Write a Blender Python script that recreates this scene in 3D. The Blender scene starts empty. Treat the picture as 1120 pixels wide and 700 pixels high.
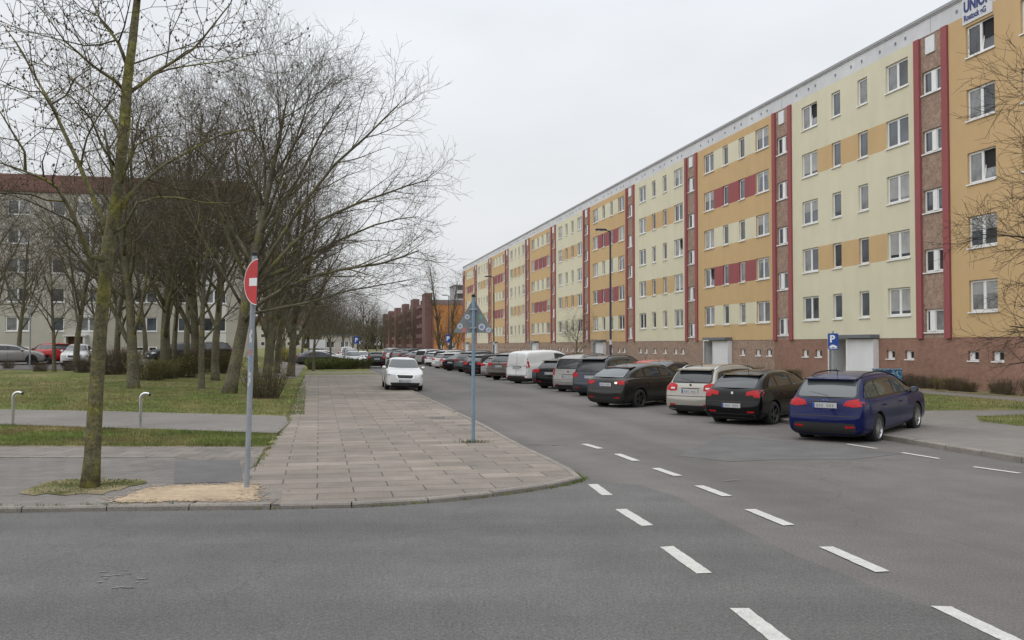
import bpy, bmesh, math, random
import numpy as np
from mathutils import Vector, Matrix, Euler
from mathutils.bvhtree import BVHTree
from mathutils.geometry import delaunay_2d_cdt

rad = math.radians
scene = bpy.context.scene
COL = scene.collection

# ------------------------------------------------------------------ camera
FPX, PW, PH = 1010.0, 1120.0, 700.0
EYE = 2.05
PITCH = math.atan(27.6 / FPX)
cam_d = bpy.data.cameras.new('Camera')
cam_d.sensor_width = 36.0
cam_d.lens = FPX / PW * 36.0
cam_d.clip_start = 0.1
cam_d.clip_end = 6000
cam = bpy.data.objects.new('Camera', cam_d)
COL.objects.link(cam)
cam.location = (0, 0, EYE)
cam.rotation_euler = (rad(90) + PITCH, 0, 0)
scene.camera = cam

def ray(px, py):
    a, b = (px - PW / 2) / FPX, (PH / 2 - py) / FPX
    c, s = math.cos(PITCH), math.sin(PITCH)
    return Vector((a, c - b * s, s + b * c))

def at(px, py, z=0.0):
    """measured point of the photograph on the level z"""
    r = ray(px, py)
    t = (z - EYE) / r.z
    return Vector((r.x * t, r.y * t, z))

def at_depth(px, py, Y):
    r = ray(px, py)
    t = Y / r.y
    return Vector((r.x * t, Y, EYE + r.z * t))

# street frame: s runs along the street away from the viewer, n to its right
SD = Vector((-0.2045, 0.9789, 0.0)).normalized()
ND = Vector((SD.y, -SD.x, 0.0))
ST_ANG = math.atan2(SD.y, SD.x)          # heading of the street direction
def ns(n, s, z=0.0):
    return Vector((ND.x * n + SD.x * s, ND.y * n + SD.y * s, z))

def to_ns(p):
    return (p.x * ND.x + p.y * ND.y, p.x * SD.x + p.y * SD.y)

def sstep(a, b, x):
    t = min(1, max(0, (x - a) / (b - a)))
    return t * t * (3 - 2 * t)

def gh(x, y):
    """height of the rising lawn on the left"""
    n, s = to_ns(Vector((x, y, 0)))
    return 0.95 * sstep(28, 95, s) * sstep(1.0, 10.0, -n) + 0.06

# ------------------------------------------------------------------ tagging
def tag(o, label=None, cat=None, group=None, kind=None):
    if label: o['label'] = label
    if cat: o['category'] = cat
    if group: o['group'] = group
    if kind: o['kind'] = kind
    return o

def empty(name, loc=(0, 0, 0), rz=0.0, label=None, cat=None, group=None):
    o = bpy.data.objects.new(name, None)
    COL.objects.link(o)
    o.empty_display_size = 0.2
    o.location = loc
    o.rotation_euler = (0, 0, rz)
    return tag(o, label, cat, group)

def link(name, mesh, parent=None, loc=None):
    o = bpy.data.objects.new(name, mesh)
    COL.objects.link(o)
    if parent: o.parent = parent
    if loc is not None: o.location = loc
    return o

def copy_tree(o, parent=None, paint=None):
    c = o.copy()
    COL.objects.link(c)
    if parent is not None:
        c.parent = parent
    if paint is not None and c.type == 'MESH':
        for sl in c.material_slots:
            if sl.material and sl.material.name.startswith('paint'):
                sl.link = 'OBJECT'
                sl.material = paint
    for ch in list(o.children):
        copy_tree(ch, c, paint)
    return c

# ------------------------------------------------------------------ mesh builder
class MB:
    def __init__(self):
        self.v, self.f, self.m = [], [], []
        self.smooth = False
    def quad(self, a, b, c, d, m=0):
        i = len(self.v)
        self.v += [tuple(a), tuple(b), tuple(c), tuple(d)]
        self.f.append((i, i + 1, i + 2, i + 3)); self.m.append(m)
    def poly(self, pts, m=0):
        i = len(self.v)
        self.v += [tuple(p) for p in pts]
        self.f.append(tuple(range(i, i + len(pts)))); self.m.append(m)
    def box(self, x0, x1, y0, y1, z0, z1, m=0, T=None):
        i = len(self.v)
        P = [(x0, y0, z0), (x1, y0, z0), (x1, y1, z0), (x0, y1, z0),
             (x0, y0, z1), (x1, y0, z1), (x1, y1, z1), (x0, y1, z1)]
        if T is not None:
            P = [tuple(T @ Vector(p)) for p in P]
        self.v += P
        for q in ((0, 3, 2, 1), (4, 5, 6, 7), (0, 1, 5, 4), (1, 2, 6, 5), (2, 3, 7, 6), (3, 0, 4, 7)):
            self.f.append(tuple(i + k for k in q)); self.m.append(m)
    def prism(self, pts, z0, z1, m=0, mtop=None):
        """vertical prism over a counter-clockwise outline"""
        i = len(self.v); n = len(pts)
        self.v += [(p[0], p[1], z0) for p in pts] + [(p[0], p[1], z1) for p in pts]
        self.f.append(tuple(i + k for k in range(n - 1, -1, -1))); self.m.append(m)
        self.f.append(tuple(i + n + k for k in range(n))); self.m.append(m if mtop is None else mtop)
        for k in range(n):
            k2 = (k + 1) % n
            self.f.append((i + k, i + k2, i + n + k2, i + n + k)); self.m.append(m)
    def tube(self, pts, radii, sides=6, m=0, cap=True):
        n = len(pts)
        if n < 2: return
        i0 = len(self.v)
        up = None
        for k in range(n):
            a = pts[max(0, k - 1)]; b = pts[min(n - 1, k + 1)]
            d = (b - a)
            if d.length < 1e-9: d = Vector((0, 0, 1))
            d.normalize()
            if up is None:
                up = Vector((1, 0, 0)) if abs(d.x) < 0.8 else Vector((0, 1, 0))
            u = (up - d * up.dot(d))
            if u.length < 1e-6: u = d.orthogonal()
            u.normalize(); w = d.cross(u); up = u
            r = radii[k]; p = pts[k]
            for j in range(sides):
                t = 2 * math.pi * j / sides
                q = p + u * (r * math.cos(t)) + w * (r * math.sin(t))
                self.v.append((q.x, q.y, q.z))
        for k in range(n - 1):
            for j in range(sides):
                j2 = (j + 1) % sides
                a = i0 + k * sides
                self.f.append((a + j, a + j2, a + sides + j2, a + sides + j)); self.m.append(m)
        if cap and sides > 3:
            self.f.append(tuple(i0 + j for j in range(sides - 1, -1, -1))); self.m.append(m)
            self.f.append(tuple(i0 + (n - 1) * sides + j for j in range(sides))); self.m.append(m)
    def lathe(self, prof, sides=24, axis='y', m=0, center=(0, 0, 0)):
        """prof: list of (along axis, radius)"""
        i0 = len(self.v); c = center
        for (h, r) in prof:
            for j in range(sides):
                t = 2 * math.pi * j / sides
                a, b = r * math.cos(t), r * math.sin(t)
                if axis == 'y': p = (c[0] + a, c[1] + h, c[2] + b)
                elif axis == 'z': p = (c[0] + a, c[1] + b, c[2] + h)
                else: p = (c[0] + h, c[1] + a, c[2] + b)
                self.v.append(p)
        for k in range(len(prof) - 1):
            for j in range(sides):
                j2 = (j + 1) % sides
                a = i0 + k * sides
                self.f.append((a + j, a + j2, a + sides + j2, a + sides + j)); self.m.append(m)
    def mesh(self, name, mats, smooth=False, sharp=None):
        me = bpy.data.meshes.new(name)
        me.from_pydata(self.v, [], self.f)
        for mt in (mats if isinstance(mats, (list, tuple)) else [mats]):
            me.materials.append(mt)
        if self.m and max(self.m) > 0:
            me.polygons.foreach_set('material_index', self.m)
        if smooth:
            me.polygons.foreach_set('use_smooth', [True] * len(self.f))
            if sharp is not None:
                me.set_sharp_from_angle(angle=rad(sharp))
        me.update()
        return me
    def build(self, name, mats, parent=None, loc=None, smooth=False, sharp=None):
        return link(name, self.mesh(name, mats, smooth, sharp), parent, loc)

# ------------------------------------------------------------------ materials
def new_mat(name):
    m = bpy.data.materials.new(name)
    m.use_nodes = True
    nt = m.node_tree
    b = nt.nodes['Principled BSDF']
    return m, nt, b

def N(nt, kind, **kw):
    n = nt.nodes.new(kind)
    for k, v in kw.items():
        setattr(n, k, v)
    return n

def pmat(name, col, rough=0.8, var=(), bump=None, metallic=0.0, coat=0.0, spec=0.5, col2=None, c2=None, emit=None):
    """colour modulated by noises: var = [(scale, amount), ...]; col2/c2=(scale, lo, hi): patches of a second colour"""
    m, nt, b = new_mat(name)
    b.inputs['Base Color'].default_value = (*col, 1)
    b.inputs['Roughness'].default_value = rough
    b.inputs['Metallic'].default_value = metallic
    b.inputs['Specular IOR Level'].default_value = spec
    if coat:
        b.inputs['Coat Weight'].default_value = coat
        b.inputs['Coat Roughness'].default_value = 0.04
    tc = N(nt, 'ShaderNodeTexCoord')
    cur = None
    if col2:
        no = N(nt, 'ShaderNodeTexNoise'); no.inputs['Scale'].default_value = c2[0]; no.inputs['Detail'].default_value = 5
        nt.links.new(tc.outputs['Object'], no.inputs['Vector'])
        mr = N(nt, 'ShaderNodeMapRange'); mr.inputs[1].default_value = c2[1]; mr.inputs[2].default_value = c2[2]
        nt.links.new(no.outputs['Fac'], mr.inputs[0])
        mx = N(nt, 'ShaderNodeMix', data_type='RGBA')
        mx.inputs[6].default_value = (*col, 1); mx.inputs[7].default_value = (*col2, 1)
        nt.links.new(mr.outputs[0], mx.inputs[0])
        cur = mx.outputs[2]
    for sc, am in var:
        no = N(nt, 'ShaderNodeTexNoise'); no.inputs['Scale'].default_value = sc; no.inputs['Detail'].default_value = 4
        nt.links.new(tc.outputs['Object'], no.inputs['Vector'])
        mr = N(nt, 'ShaderNodeMapRange')
        mr.inputs[1].default_value = 0.3; mr.inputs[2].default_value = 0.7
        mr.inputs[3].default_value = 1 - am; mr.inputs[4].default_value = 1 + am
        nt.links.new(no.outputs['Fac'], mr.inputs[0])
        mx = N(nt, 'ShaderNodeMix', data_type='RGBA', blend_type='MULTIPLY'); mx.inputs[0].default_value = 1
        if cur is None: mx.inputs[6].default_value = (*col, 1)
        else: nt.links.new(cur, mx.inputs[6])
        nt.links.new(mr.outputs[0], mx.inputs[7])
        cur = mx.outputs[2]
    if cur is not None:
        nt.links.new(cur, b.inputs['Base Color'])
    if bump:
        no = N(nt, 'ShaderNodeTexNoise'); no.inputs['Scale'].default_value = bump[0]; no.inputs['Detail'].default_value = 3
        nt.links.new(tc.outputs['Object'], no.inputs['Vector'])
        bp = N(nt, 'ShaderNodeBump'); bp.inputs['Strength'].default_value = bump[1]; bp.inputs['Distance'].default_value = 0.02
        nt.links.new(no.outputs['Fac'], bp.inputs['Height'])
        nt.links.new(bp.outputs['Normal'], b.inputs['Normal'])
    if emit:
        b.inputs['Emission Color'].default_value = (*emit[0], 1)
        b.inputs['Emission Strength'].default_value = emit[1]
    return m

def brick_mat(name, c1, c2, mortar, bw, rh, msize, rotz=0.0, offset=0.5, var=((0.5, .15),), rough=.9, vertical=None, speck=None, loc=(0, 0, 0)):
    """slabs / bricks laid in metres; rotz turns the bond; vertical=True lays them on a local x-z wall"""
    m, nt, b = new_mat(name)
    b.inputs['Roughness'].default_value = rough
    b.inputs['Specular IOR Level'].default_value = 0.3
    tc = N(nt, 'ShaderNodeTexCoord')
    mp = N(nt, 'ShaderNodeMapping')
    mp.inputs['Rotation'].default_value = (rad(-90) if vertical else 0, 0, rotz)
    mp.inputs['Location'].default_value = loc
    nt.links.new(tc.outputs['Object'], mp.inputs['Vector'])
    # small wander so the joints are not ruled lines
    no0 = N(nt, 'ShaderNodeTexNoise'); no0.inputs['Scale'].default_value = 1.3
    nt.links.new(mp.outputs[0], no0.inputs['Vector'])
    sc = N(nt, 'ShaderNodeVectorMath', operation='SCALE'); sc.inputs['Scale'].default_value = msize * 2.2
    nt.links.new(no0.outputs['Color'], sc.inputs[0])
    ad = N(nt, 'ShaderNodeVectorMath', operation='ADD')
    nt.links.new(mp.outputs[0], ad.inputs[0]); nt.links.new(sc.outputs[0], ad.inputs[1])
    br = N(nt, 'ShaderNodeTexBrick'); br.offset = offset
    br.inputs['Scale'].default_value = 1.0
    br.inputs['Brick Width'].default_value = bw; br.inputs['Row Height'].default_value = rh
    br.inputs['Mortar Size'].default_value = msize; br.inputs['Mortar Smooth'].default_value = 0.3
    br.inputs['Color1'].default_value = (*c1, 1); br.inputs['Color2'].default_value = (*c2, 1); br.inputs['Mortar'].default_value = (*mortar, 1)
    nt.links.new(ad.outputs[0], br.inputs['Vector'])
    cur = br.outputs['Color']
    for scl, am in var:
        no = N(nt, 'ShaderNodeTexNoise'); no.inputs['Scale'].default_value = scl; no.inputs['Detail'].default_value = 5
        nt.links.new(tc.outputs['Object'], no.inputs['Vector'])
        mr = N(nt, 'ShaderNodeMapRange'); mr.inputs[1].default_value = .3; mr.inputs[2].default_value = .7
        mr.inputs[3].default_value = 1 - am; mr.inputs[4].default_value = 1 + am
        nt.links.new(no.outputs['Fac'], mr.inputs[0])
        mx = N(nt, 'ShaderNodeMix', data_type='RGBA', blend_type='MULTIPLY'); mx.inputs[0].default_value = 1
        nt.links.new(cur, mx.inputs[6]); nt.links.new(mr.outputs[0], mx.inputs[7]); cur = mx.outputs[2]
    nt.links.new(cur, b.inputs['Base Color'])
    bp = N(nt, 'ShaderNodeBump'); bp.inputs['Strength'].default_value = .35; bp.inputs['Distance'].default_value = .01
    bp.invert = True
    nt.links.new(br.outputs['Fac'], bp.inputs['Height'])
    nt.links.new(bp.outputs['Normal'], b.inputs['Normal'])
    return m

M = {}
# asphalt with worn streaks, fine aggregate and hairline cracks
def asphalt(name, col, streak_ang, crack=.5):
    m, nt, b = new_mat(name)
    b.inputs['Roughness'].default_value = .82
    b.inputs['Specular IOR Level'].default_value = .35
    tc = N(nt, 'ShaderNodeTexCoord')
    cur = None
    def mul(cur, fac_socket):
        mx = N(nt, 'ShaderNodeMix', data_type='RGBA', blend_type='MULTIPLY'); mx.inputs[0].default_value = 1
        if cur is None: mx.inputs[6].default_value = (*col, 1)
        else: nt.links.new(cur, mx.inputs[6])
        nt.links.new(fac_socket, mx.inputs[7])
        return mx.outputs[2]
    for scl, am, st in ((.22, .16, None), (1.6, .08, None), (38, .22, None), (75, .28, None), (150, .3, None), (.5, .14, streak_ang)):
        no = N(nt, 'ShaderNodeTexNoise'); no.inputs['Scale'].default_value = scl; no.inputs['Detail'].default_value = 4
        if st is not None:
            mp = N(nt, 'ShaderNodeMapping'); mp.inputs['Rotation'].default_value = (0, 0, -st); mp.inputs['Scale'].default_value = (.06, 1.6, 1)
            # rotate first, then stretch along the driving direction
            mp2 = N(nt, 'ShaderNodeMapping'); mp2.inputs['Rotation'].default_value = (0, 0, -st)
            mp.inputs['Rotation'].default_value = (0, 0, 0)
            nt.links.new(tc.outputs['Object'], mp2.inputs['Vector']); nt.links.new(mp2.outputs[0], mp.inputs['Vector'])
            nt.links.new(mp.outputs[0], no.inputs['Vector'])
        else:
            nt.links.new(tc.outputs['Object'], no.inputs['Vector'])
        mr = N(nt, 'ShaderNodeMapRange'); mr.inputs[1].default_value = .3; mr.inputs[2].default_value = .7
        mr.inputs[3].default_value = 1 - am; mr.inputs[4].default_value = 1 + am
        nt.links.new(no.outputs['Fac'], mr.inputs[0])
        cur = mul(cur, mr.outputs[0])
    # cracks
    nw = N(nt, 'ShaderNodeTexNoise'); nw.inputs['Scale'].default_value = 1.2; nw.inputs['Detail'].default_value = 4
    nt.links.new(tc.outputs['Object'], nw.inputs['Vector'])
    sc = N(nt, 'ShaderNodeVectorMath', operation='SCALE'); sc.inputs['Scale'].default_value = 1.1
    nt.links.new(nw.outputs['Color'], sc.inputs[0])
    ad = N(nt, 'ShaderNodeVectorMath', operation='ADD')
    nt.links.new(tc.outputs['Object'], ad.inputs[0]); nt.links.new(sc.outputs[0], ad.inputs[1])
    vo = N(nt, 'ShaderNodeTexVoronoi', feature='DISTANCE_TO_EDGE'); vo.inputs['Scale'].default_value = .16
    nt.links.new(ad.outputs[0], vo.inputs['Vector'])
    mr = N(nt, 'ShaderNodeMapRange'); mr.inputs[1].default_value = 0.0; mr.inputs[2].default_value = .0035
    mr.inputs[3].default_value = 1 - crack; mr.inputs[4].default_value = 1
    nt.links.new(vo.outputs['Distance'], mr.inputs[0])
    cur = mul(cur, mr.outputs[0])
    # pale chips of aggregate
    vo2 = N(nt, 'ShaderNodeTexVoronoi'); vo2.inputs['Scale'].default_value = 26
    nt.links.new(tc.outputs['Object'], vo2.inputs['Vector'])
    mr = N(nt, 'ShaderNodeMapRange'); mr.inputs[1].default_value = 0.05; mr.inputs[2].default_value = .12
    mr.inputs[3].default_value = 1.6; mr.inputs[4].default_value = 1
    nt.links.new(vo2.outputs['Distance'], mr.inputs[0])
    cur = mul(cur, mr.outputs[0])
    nt.links.new(cur, b.inputs['Base Color'])
    no = N(nt, 'ShaderNodeTexNoise'); no.inputs['Scale'].default_value = 90
    nt.links.new(tc.outputs['Object'], no.inputs['Vector'])
    bp = N(nt, 'ShaderNodeBump'); bp.inputs['Strength'].default_value = .35; bp.inputs['Distance'].default_value = .01
    nt.links.new(no.outputs['Fac'], bp.inputs['Height']); nt.links.new(bp.outputs['Normal'], b.inputs['Normal'])
    return m
M['asphalt_side'] = asphalt('asphalt_side', (.110, .101, .094), ST_ANG, .22)
M['asphalt_main'] = asphalt('asphalt_main', (.096, .092, .088), 0.0, .16)
M['asphalt_patch'] = pmat('asphalt_patch', (.099, .094, .090), .9, ((1.5, .15), (60, .25)), (80, .3))
M['ped_asphalt'] = pmat('ped_asphalt', (.155, .140, .126), .92, ((.4, .15), (3, .1), (70, .22)), (70, .3))
M['slab'] = brick_mat('paving_slabs', (.236, .202, .168), (.165, .144, .123), (.080, .070, .060), .98, .49, .012, -ST_ANG + rad(90), .5, ((.25, .16), (2.2, .12), (45, .16)))
M['paver'] = brick_mat('paving_small', (.195, .172, .150), (.150, .134, .118), (.085, .076, .066), .5, .5, .012, 0.0, .5, ((.3, .18), (2.5, .12), (55, .18)))
M['paver_dark'] = brick_mat('paving_worn', (.158, .144, .130), (.140, .128, .117), (.105, .096, .086), .3, .3, .010, 0.0, .5, ((.3, .18), (2.5, .14), (55, .2)))
M['kerb'] = pmat('kerb_stone', (.20, .178, .155), .9, ((2, .2), (40, .2)), (50, .3))
M['lawn'] = pmat('lawn', (.120, .138, .042), .95, ((.35, .22), (2.5, .3), (22, .35)), (30, .8), col2=(.185, .158, .075), c2=(.4, .43, .62), spec=.15)
M['field'] = pmat('field', (.075, .08, .035), .95, ((.05, .25), (1, .2)), spec=.1)
M['sand'] = pmat('sand', (.37, .285, .195), .95, ((1.2, .15), (9, .12), (60, .2)), (40, .5), spec=.15)
M['dirt_grass'] = pmat('dirt_grass', (.20, .165, .10), .95, ((2, .2), (30, .3)), (30, .8), col2=(.085, .085, .03), c2=(1.7, .45, .6), spec=.15)
M['paint_line'] = pmat('road_paint', (.45, .44, .41), .75, ((6, .08), (60, .15)), (60, .2), col2=(.25, .245, .235), c2=(42, .57, .76))
M['worn_paint'] = pmat('worn_paint', (.165, .16, .155), .85, ((20, .3),))
def facade(name, col, am=.05):
    m = pmat(name, col, .9, ((.12, am), (.9, am * .6), (30, .05)), (60, .15), spec=.2)
    # faint vertical rain streaks
    nt = m.node_tree; b = nt.nodes['Principled BSDF']
    src = b.inputs['Base Color'].links[0].from_socket
    tc = N(nt, 'ShaderNodeTexCoord'); mp = N(nt, 'ShaderNodeMapping'); mp.inputs['Scale'].default_value = (1.5, 1.5, .14)
    nt.links.new(tc.outputs['Object'], mp.inputs['Vector'])
    no = N(nt, 'ShaderNodeTexNoise'); no.inputs['Scale'].default_value = 1; no.inputs['Detail'].default_value = 5
    nt.links.new(mp.outputs[0], no.inputs['Vector'])
    mr = N(nt, 'ShaderNodeMapRange'); mr.inputs[1].default_value = .35; mr.inputs[2].default_value = .75; mr.inputs[3].default_value = 1.01; mr.inputs[4].default_value = .955
    nt.links.new(no.outputs['Fac'], mr.inputs[0])
    mx = N(nt, 'ShaderNodeMix', data_type='RGBA', blend_type='MULTIPLY'); mx.inputs[0].default_value = 1
    nt.links.new(src, mx.inputs[6]); nt.links.new(mr.outputs[0], mx.inputs[7]); nt.links.new(mx.outputs[2], b.inputs['Base Color'])
    return m
M['cream'] = facade('render_cream', (.64, .60, .45))
M['orange'] = facade('render_orange', (.55, .385, .205))
M['red'] = facade('render_red', (.31, .098, .102))
M['attic'] = pmat('attic_concrete', (.60, .60, .615), .9, ((.25, .08), (2, .05), (20, .05)), (40, .15), spec=.2)
M['agg'] = pmat('aggregate_brown', (.29, .20, .155), .9, ((.5, .1), (9, .22), (28, .35)), (22, .6), spec=.2, col2=(.34, .25, .195), c2=(3.5, .4, .6))
M['brickwall'] = brick_mat('plinth_clinker', (.31, .168, .122), (.26, .144, .104), (.22, .165, .13), .25, .075, .008, 0, .5, ((.4, .15), (3, .12), (30, .15)), .85, True)
M['white'] = pmat('white_plastic', (.78, .78, .77), .4, ((3, .03),))
M['sill'] = pmat('white_sill', (.74, .74, .73), .5, ((3, .06),))
M['grey_metal'] = pmat('grey_metal', (.14, .15, .165), .5, ((4, .08),))
M['galv'] = pmat('galvanised', (.30, .33, .36), .45, ((3, .12), (25, .1)), metallic=.35)
M['galv_blue'] = pmat('galvanised_blue', (.185, .265, .33), .5, ((3, .12), (25, .1)), metallic=.2)
M['lamp_post'] = pmat('lamp_post_paint', (.035, .045, .075), .4, ((3, .1),))
M['lamp_glass'] = pmat('lamp_glass', (.6, .6, .58), .25)
M['panel_white'] = pmat('porch_white', (.68, .69, .70), .6, ((1, .04),))
M['dark'] = pmat('dark_interior', (.015, .015, .016), .8)
M['door_brown'] = pmat('door_brown', (.12, .06, .04), .6, ((8, .15),))
def glass(name, col, rough=.04, var=()):
    return pmat(name, col, rough, var, spec=.8)
M['pane_a'] = glass('pane_dark', (.045, .05, .055), .04, ((1.1, .5),))
M['pane_b'] = glass('pane_curtain', (.20, .205, .205), .06, ((4, .25), (.8, .3)))
M['pane_c'] = glass('pane_blue', (.085, .10, .115), .03, ((.9, .4),))
M['coping'] = pmat('coping_metal', (.30, .30, .31), .5)
M['board'] = pmat('board_pale', (.60, .60, .61), .6)
M['blind'] = pmat('roller_blind', (.33, .33, .32), .5, ((2, .2),), spec=.8)
M['curtain'] = pmat('net_curtain', (.26, .265, .265), .25, ((9, .3),), spec=.8)
M['blue_sign'] = pmat('sign_blue', (.012, .06, .30), .35)
M['sign_white'] = pmat('sign_white', (.75, .75, .75), .4)
M['sign_red'] = pmat('sign_red', (.50, .016, .02), .4, ((6, .06),))
M['sign_back'] = pmat('sign_back', (.20, .22, .225), .5, ((5, .12),), metallic=.5)
M['navy'] = pmat('navy_letters', (.015, .03, .16), .5)
# ------------------------------------------------------------------ world and light
SUN_EL, SUN_AZ = rad(48), rad(232)      # azimuth clockwise from +Y
world = bpy.data.worlds.new('World'); scene.world = world
world.use_nodes = True
wn = world.node_tree
bg = wn.nodes['Background']
sky = N(wn, 'ShaderNodeTexSky', sky_type='NISHITA')
sky.sun_disc = False; sky.sun_elevation = SUN_EL; sky.sun_rotation = SUN_AZ
sky.dust_density = 4.0; sky.air_density = 1.2
tc = N(wn, 'ShaderNodeTexCoord')
sep = N(wn, 'ShaderNodeSeparateXYZ'); wn.links.new(tc.outputs['Generated'], sep.inputs[0])
ramp = N(wn, 'ShaderNodeValToRGB')
wn.links.new(sep.outputs['Z'], ramp.inputs[0])
e = ramp.color_ramp.elements
e[0].position = 0.0; e[0].color = (.70, .71, .725, 1)
e[1].position = 1.0; e[1].color = (1.75, 1.80, 1.88, 1)
for p, c in ((.10, (.75, .765, .785, 1)), (.25, (.80, .82, .85, 1)), (.42, (.86, .90, .95, 1))):
    k = e.new(p); k.color = c
mp = N(wn, 'ShaderNodeMapping'); mp.inputs['Scale'].default_value = (1, 1, 2.6)
wn.links.new(tc.outputs['Generated'], mp.inputs['Vector'])
no = N(wn, 'ShaderNodeTexNoise'); no.inputs['Scale'].default_value = 1.9; no.inputs['Detail'].default_value = 5; no.inputs['Roughness'].default_value = .5
wn.links.new(mp.outputs[0], no.inputs['Vector'])
mr = N(wn, 'ShaderNodeMapRange'); mr.inputs[1].default_value = .3; mr.inputs[2].default_value = .7
mr.inputs[3].default_value = .90; mr.inputs[4].default_value = 1.085
wn.links.new(no.outputs['Fac'], mr.inputs[0])
mx = N(wn, 'ShaderNodeMix', data_type='RGBA', blend_type='MULTIPLY'); mx.inputs[0].default_value = 1
wn.links.new(ramp.outputs[0], mx.inputs[6]); wn.links.new(mr.outputs[0], mx.inputs[7])
sc10 = N(wn, 'ShaderNodeMix', data_type='RGBA', blend_type='MULTIPLY'); sc10.inputs[0].default_value = 1
wn.links.new(mx.outputs[2], sc10.inputs[6]); sc10.inputs[7].default_value = (10, 10, 10, 1)
mix = N(wn, 'ShaderNodeMix', data_type='RGBA'); mix.inputs[0].default_value = .05
wn.links.new(sc10.outputs[2], mix.inputs[6]); wn.links.new(sky.outputs[0], mix.inputs[7])
wn.links.new(mix.outputs[2], bg.inputs['Color'])
bg.inputs['Strength'].default_value = .1
sun_d = bpy.data.lights.new('Sun', 'SUN'); sun_d.energy = 1.1; sun_d.angle = rad(120); sun_d.color = (1, .97, .93)
sun = bpy.data.objects.new('Sun', sun_d); COL.objects.link(sun)
sdir = Vector((math.sin(SUN_AZ) * math.cos(SUN_EL), math.cos(SUN_AZ) * math.cos(SUN_EL), math.sin(SUN_EL)))
sun.rotation_euler = (-sdir).to_track_quat('-Z', 'Y').to_euler()
sun.location = (0, 0, 30)
vs = scene.view_settings
vs.view_transform = 'Standard'; vs.look = 'None'; vs.exposure = 0.10; vs.gamma = 1.0
vs.use_curve_mapping = False

# ------------------------------------------------------------------ ground, roads, pavements
mb = MB(); mb.quad((-3000, -400, -.06), (3000, -400, -.06), (3000, 4000, -.06), (-3000, 4000, -.06))
tag(mb.build('ground', M['field']), kind='structure')

def flat_sheet(name, pts, z, mt, kind='structure'):
    bm = bmesh.new()
    vs_ = [bm.verts.new((p[0], p[1], z)) for p in pts]
    f = bm.faces.new(vs_)
    if f.normal.z < 0: f.normal_flip()
    f.normal_update()
    if f.normal.z < 0: f.normal_flip()
    bmesh.ops.triangulate(bm, faces=[f])
    me = bpy.data.meshes.new(name); bm.to_mesh(me); bm.free()
    me.materials.append(mt)
    return tag(link(name, me), kind=kind)

def arc(c, r, a0, a1, n):
    return [Vector((c.x + r * math.cos(a0 + (a1 - a0) * k / n), c.y + r * math.sin(a0 + (a1 - a0) * k / n), 0)) for k in range(n + 1)]

KN_L, KN_R = 4.08, 12.0
kerb_left = [Vector(p) for p in ((-110, 10.2, 0), (-30, 10.9, 0), (-6.3, 11.33, 0), (-4.9, 11.48, 0), (-3.3, 11.56, 0), (-1.85, 11.72, 0), (-.73, 12.2, 0), (.1, 12.85, 0), (.75, 13.5, 0), (1.05, 13.95, 0), (1.08, 14.35, 0), (.98, 14.9, 0), (.78, 15.9, 0), (.25, 18.3, 0), (-.16, 20.4, 0))]
kerb_left += [ns(KN_L, s) for s in (22.5, 30, 45, 64)]
kerb_left_far = [ns(KN_L, s) for s in (64, 120, 200, 300, 430)]
kerb_right = [ns(KN_R, s) for s in (430, 300, 200, 100, 50, 20, 9)] + [Vector((13.2, 9.2, 0)), Vector((16.5, 6.6, 0)), Vector((22, 5.2, 0)), Vector((110, 4.0, 0))]
road_outline = kerb_left + kerb_left_far[1:] + kerb_right + [Vector((110, -60, 0)), Vector((-110, -60, 0))]
flat_sheet('road', road_outline, 0.0, M['asphalt_side'])
# newer, darker asphalt of the main carriageway with its curved joint
joint = [at(x, y) for x, y in ((652, 526), (700, 531), (740, 543), (800, 573), (870, 608), (960, 643), (1040, 673), (1130, 705))]
joint += [Vector((6, 4.2, 0)), Vector((30, 1.5, 0)), Vector((109, 0, 0))]
main = [Vector((p.x, p.y - .015, 0)) for p in kerb_left[:11]] + joint + [Vector((109, -59, 0)), Vector((-109, -59, 0))]
flat_sheet('road_surface', main, .004, M['asphalt_main'])
flat_sheet('road_patch', [at(x, y) for x, y in ((742, 499), (790, 476), (868, 484), (990, 496), (930, 503), (850, 503), (800, 505))], .004, M['asphalt_patch'])

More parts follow.
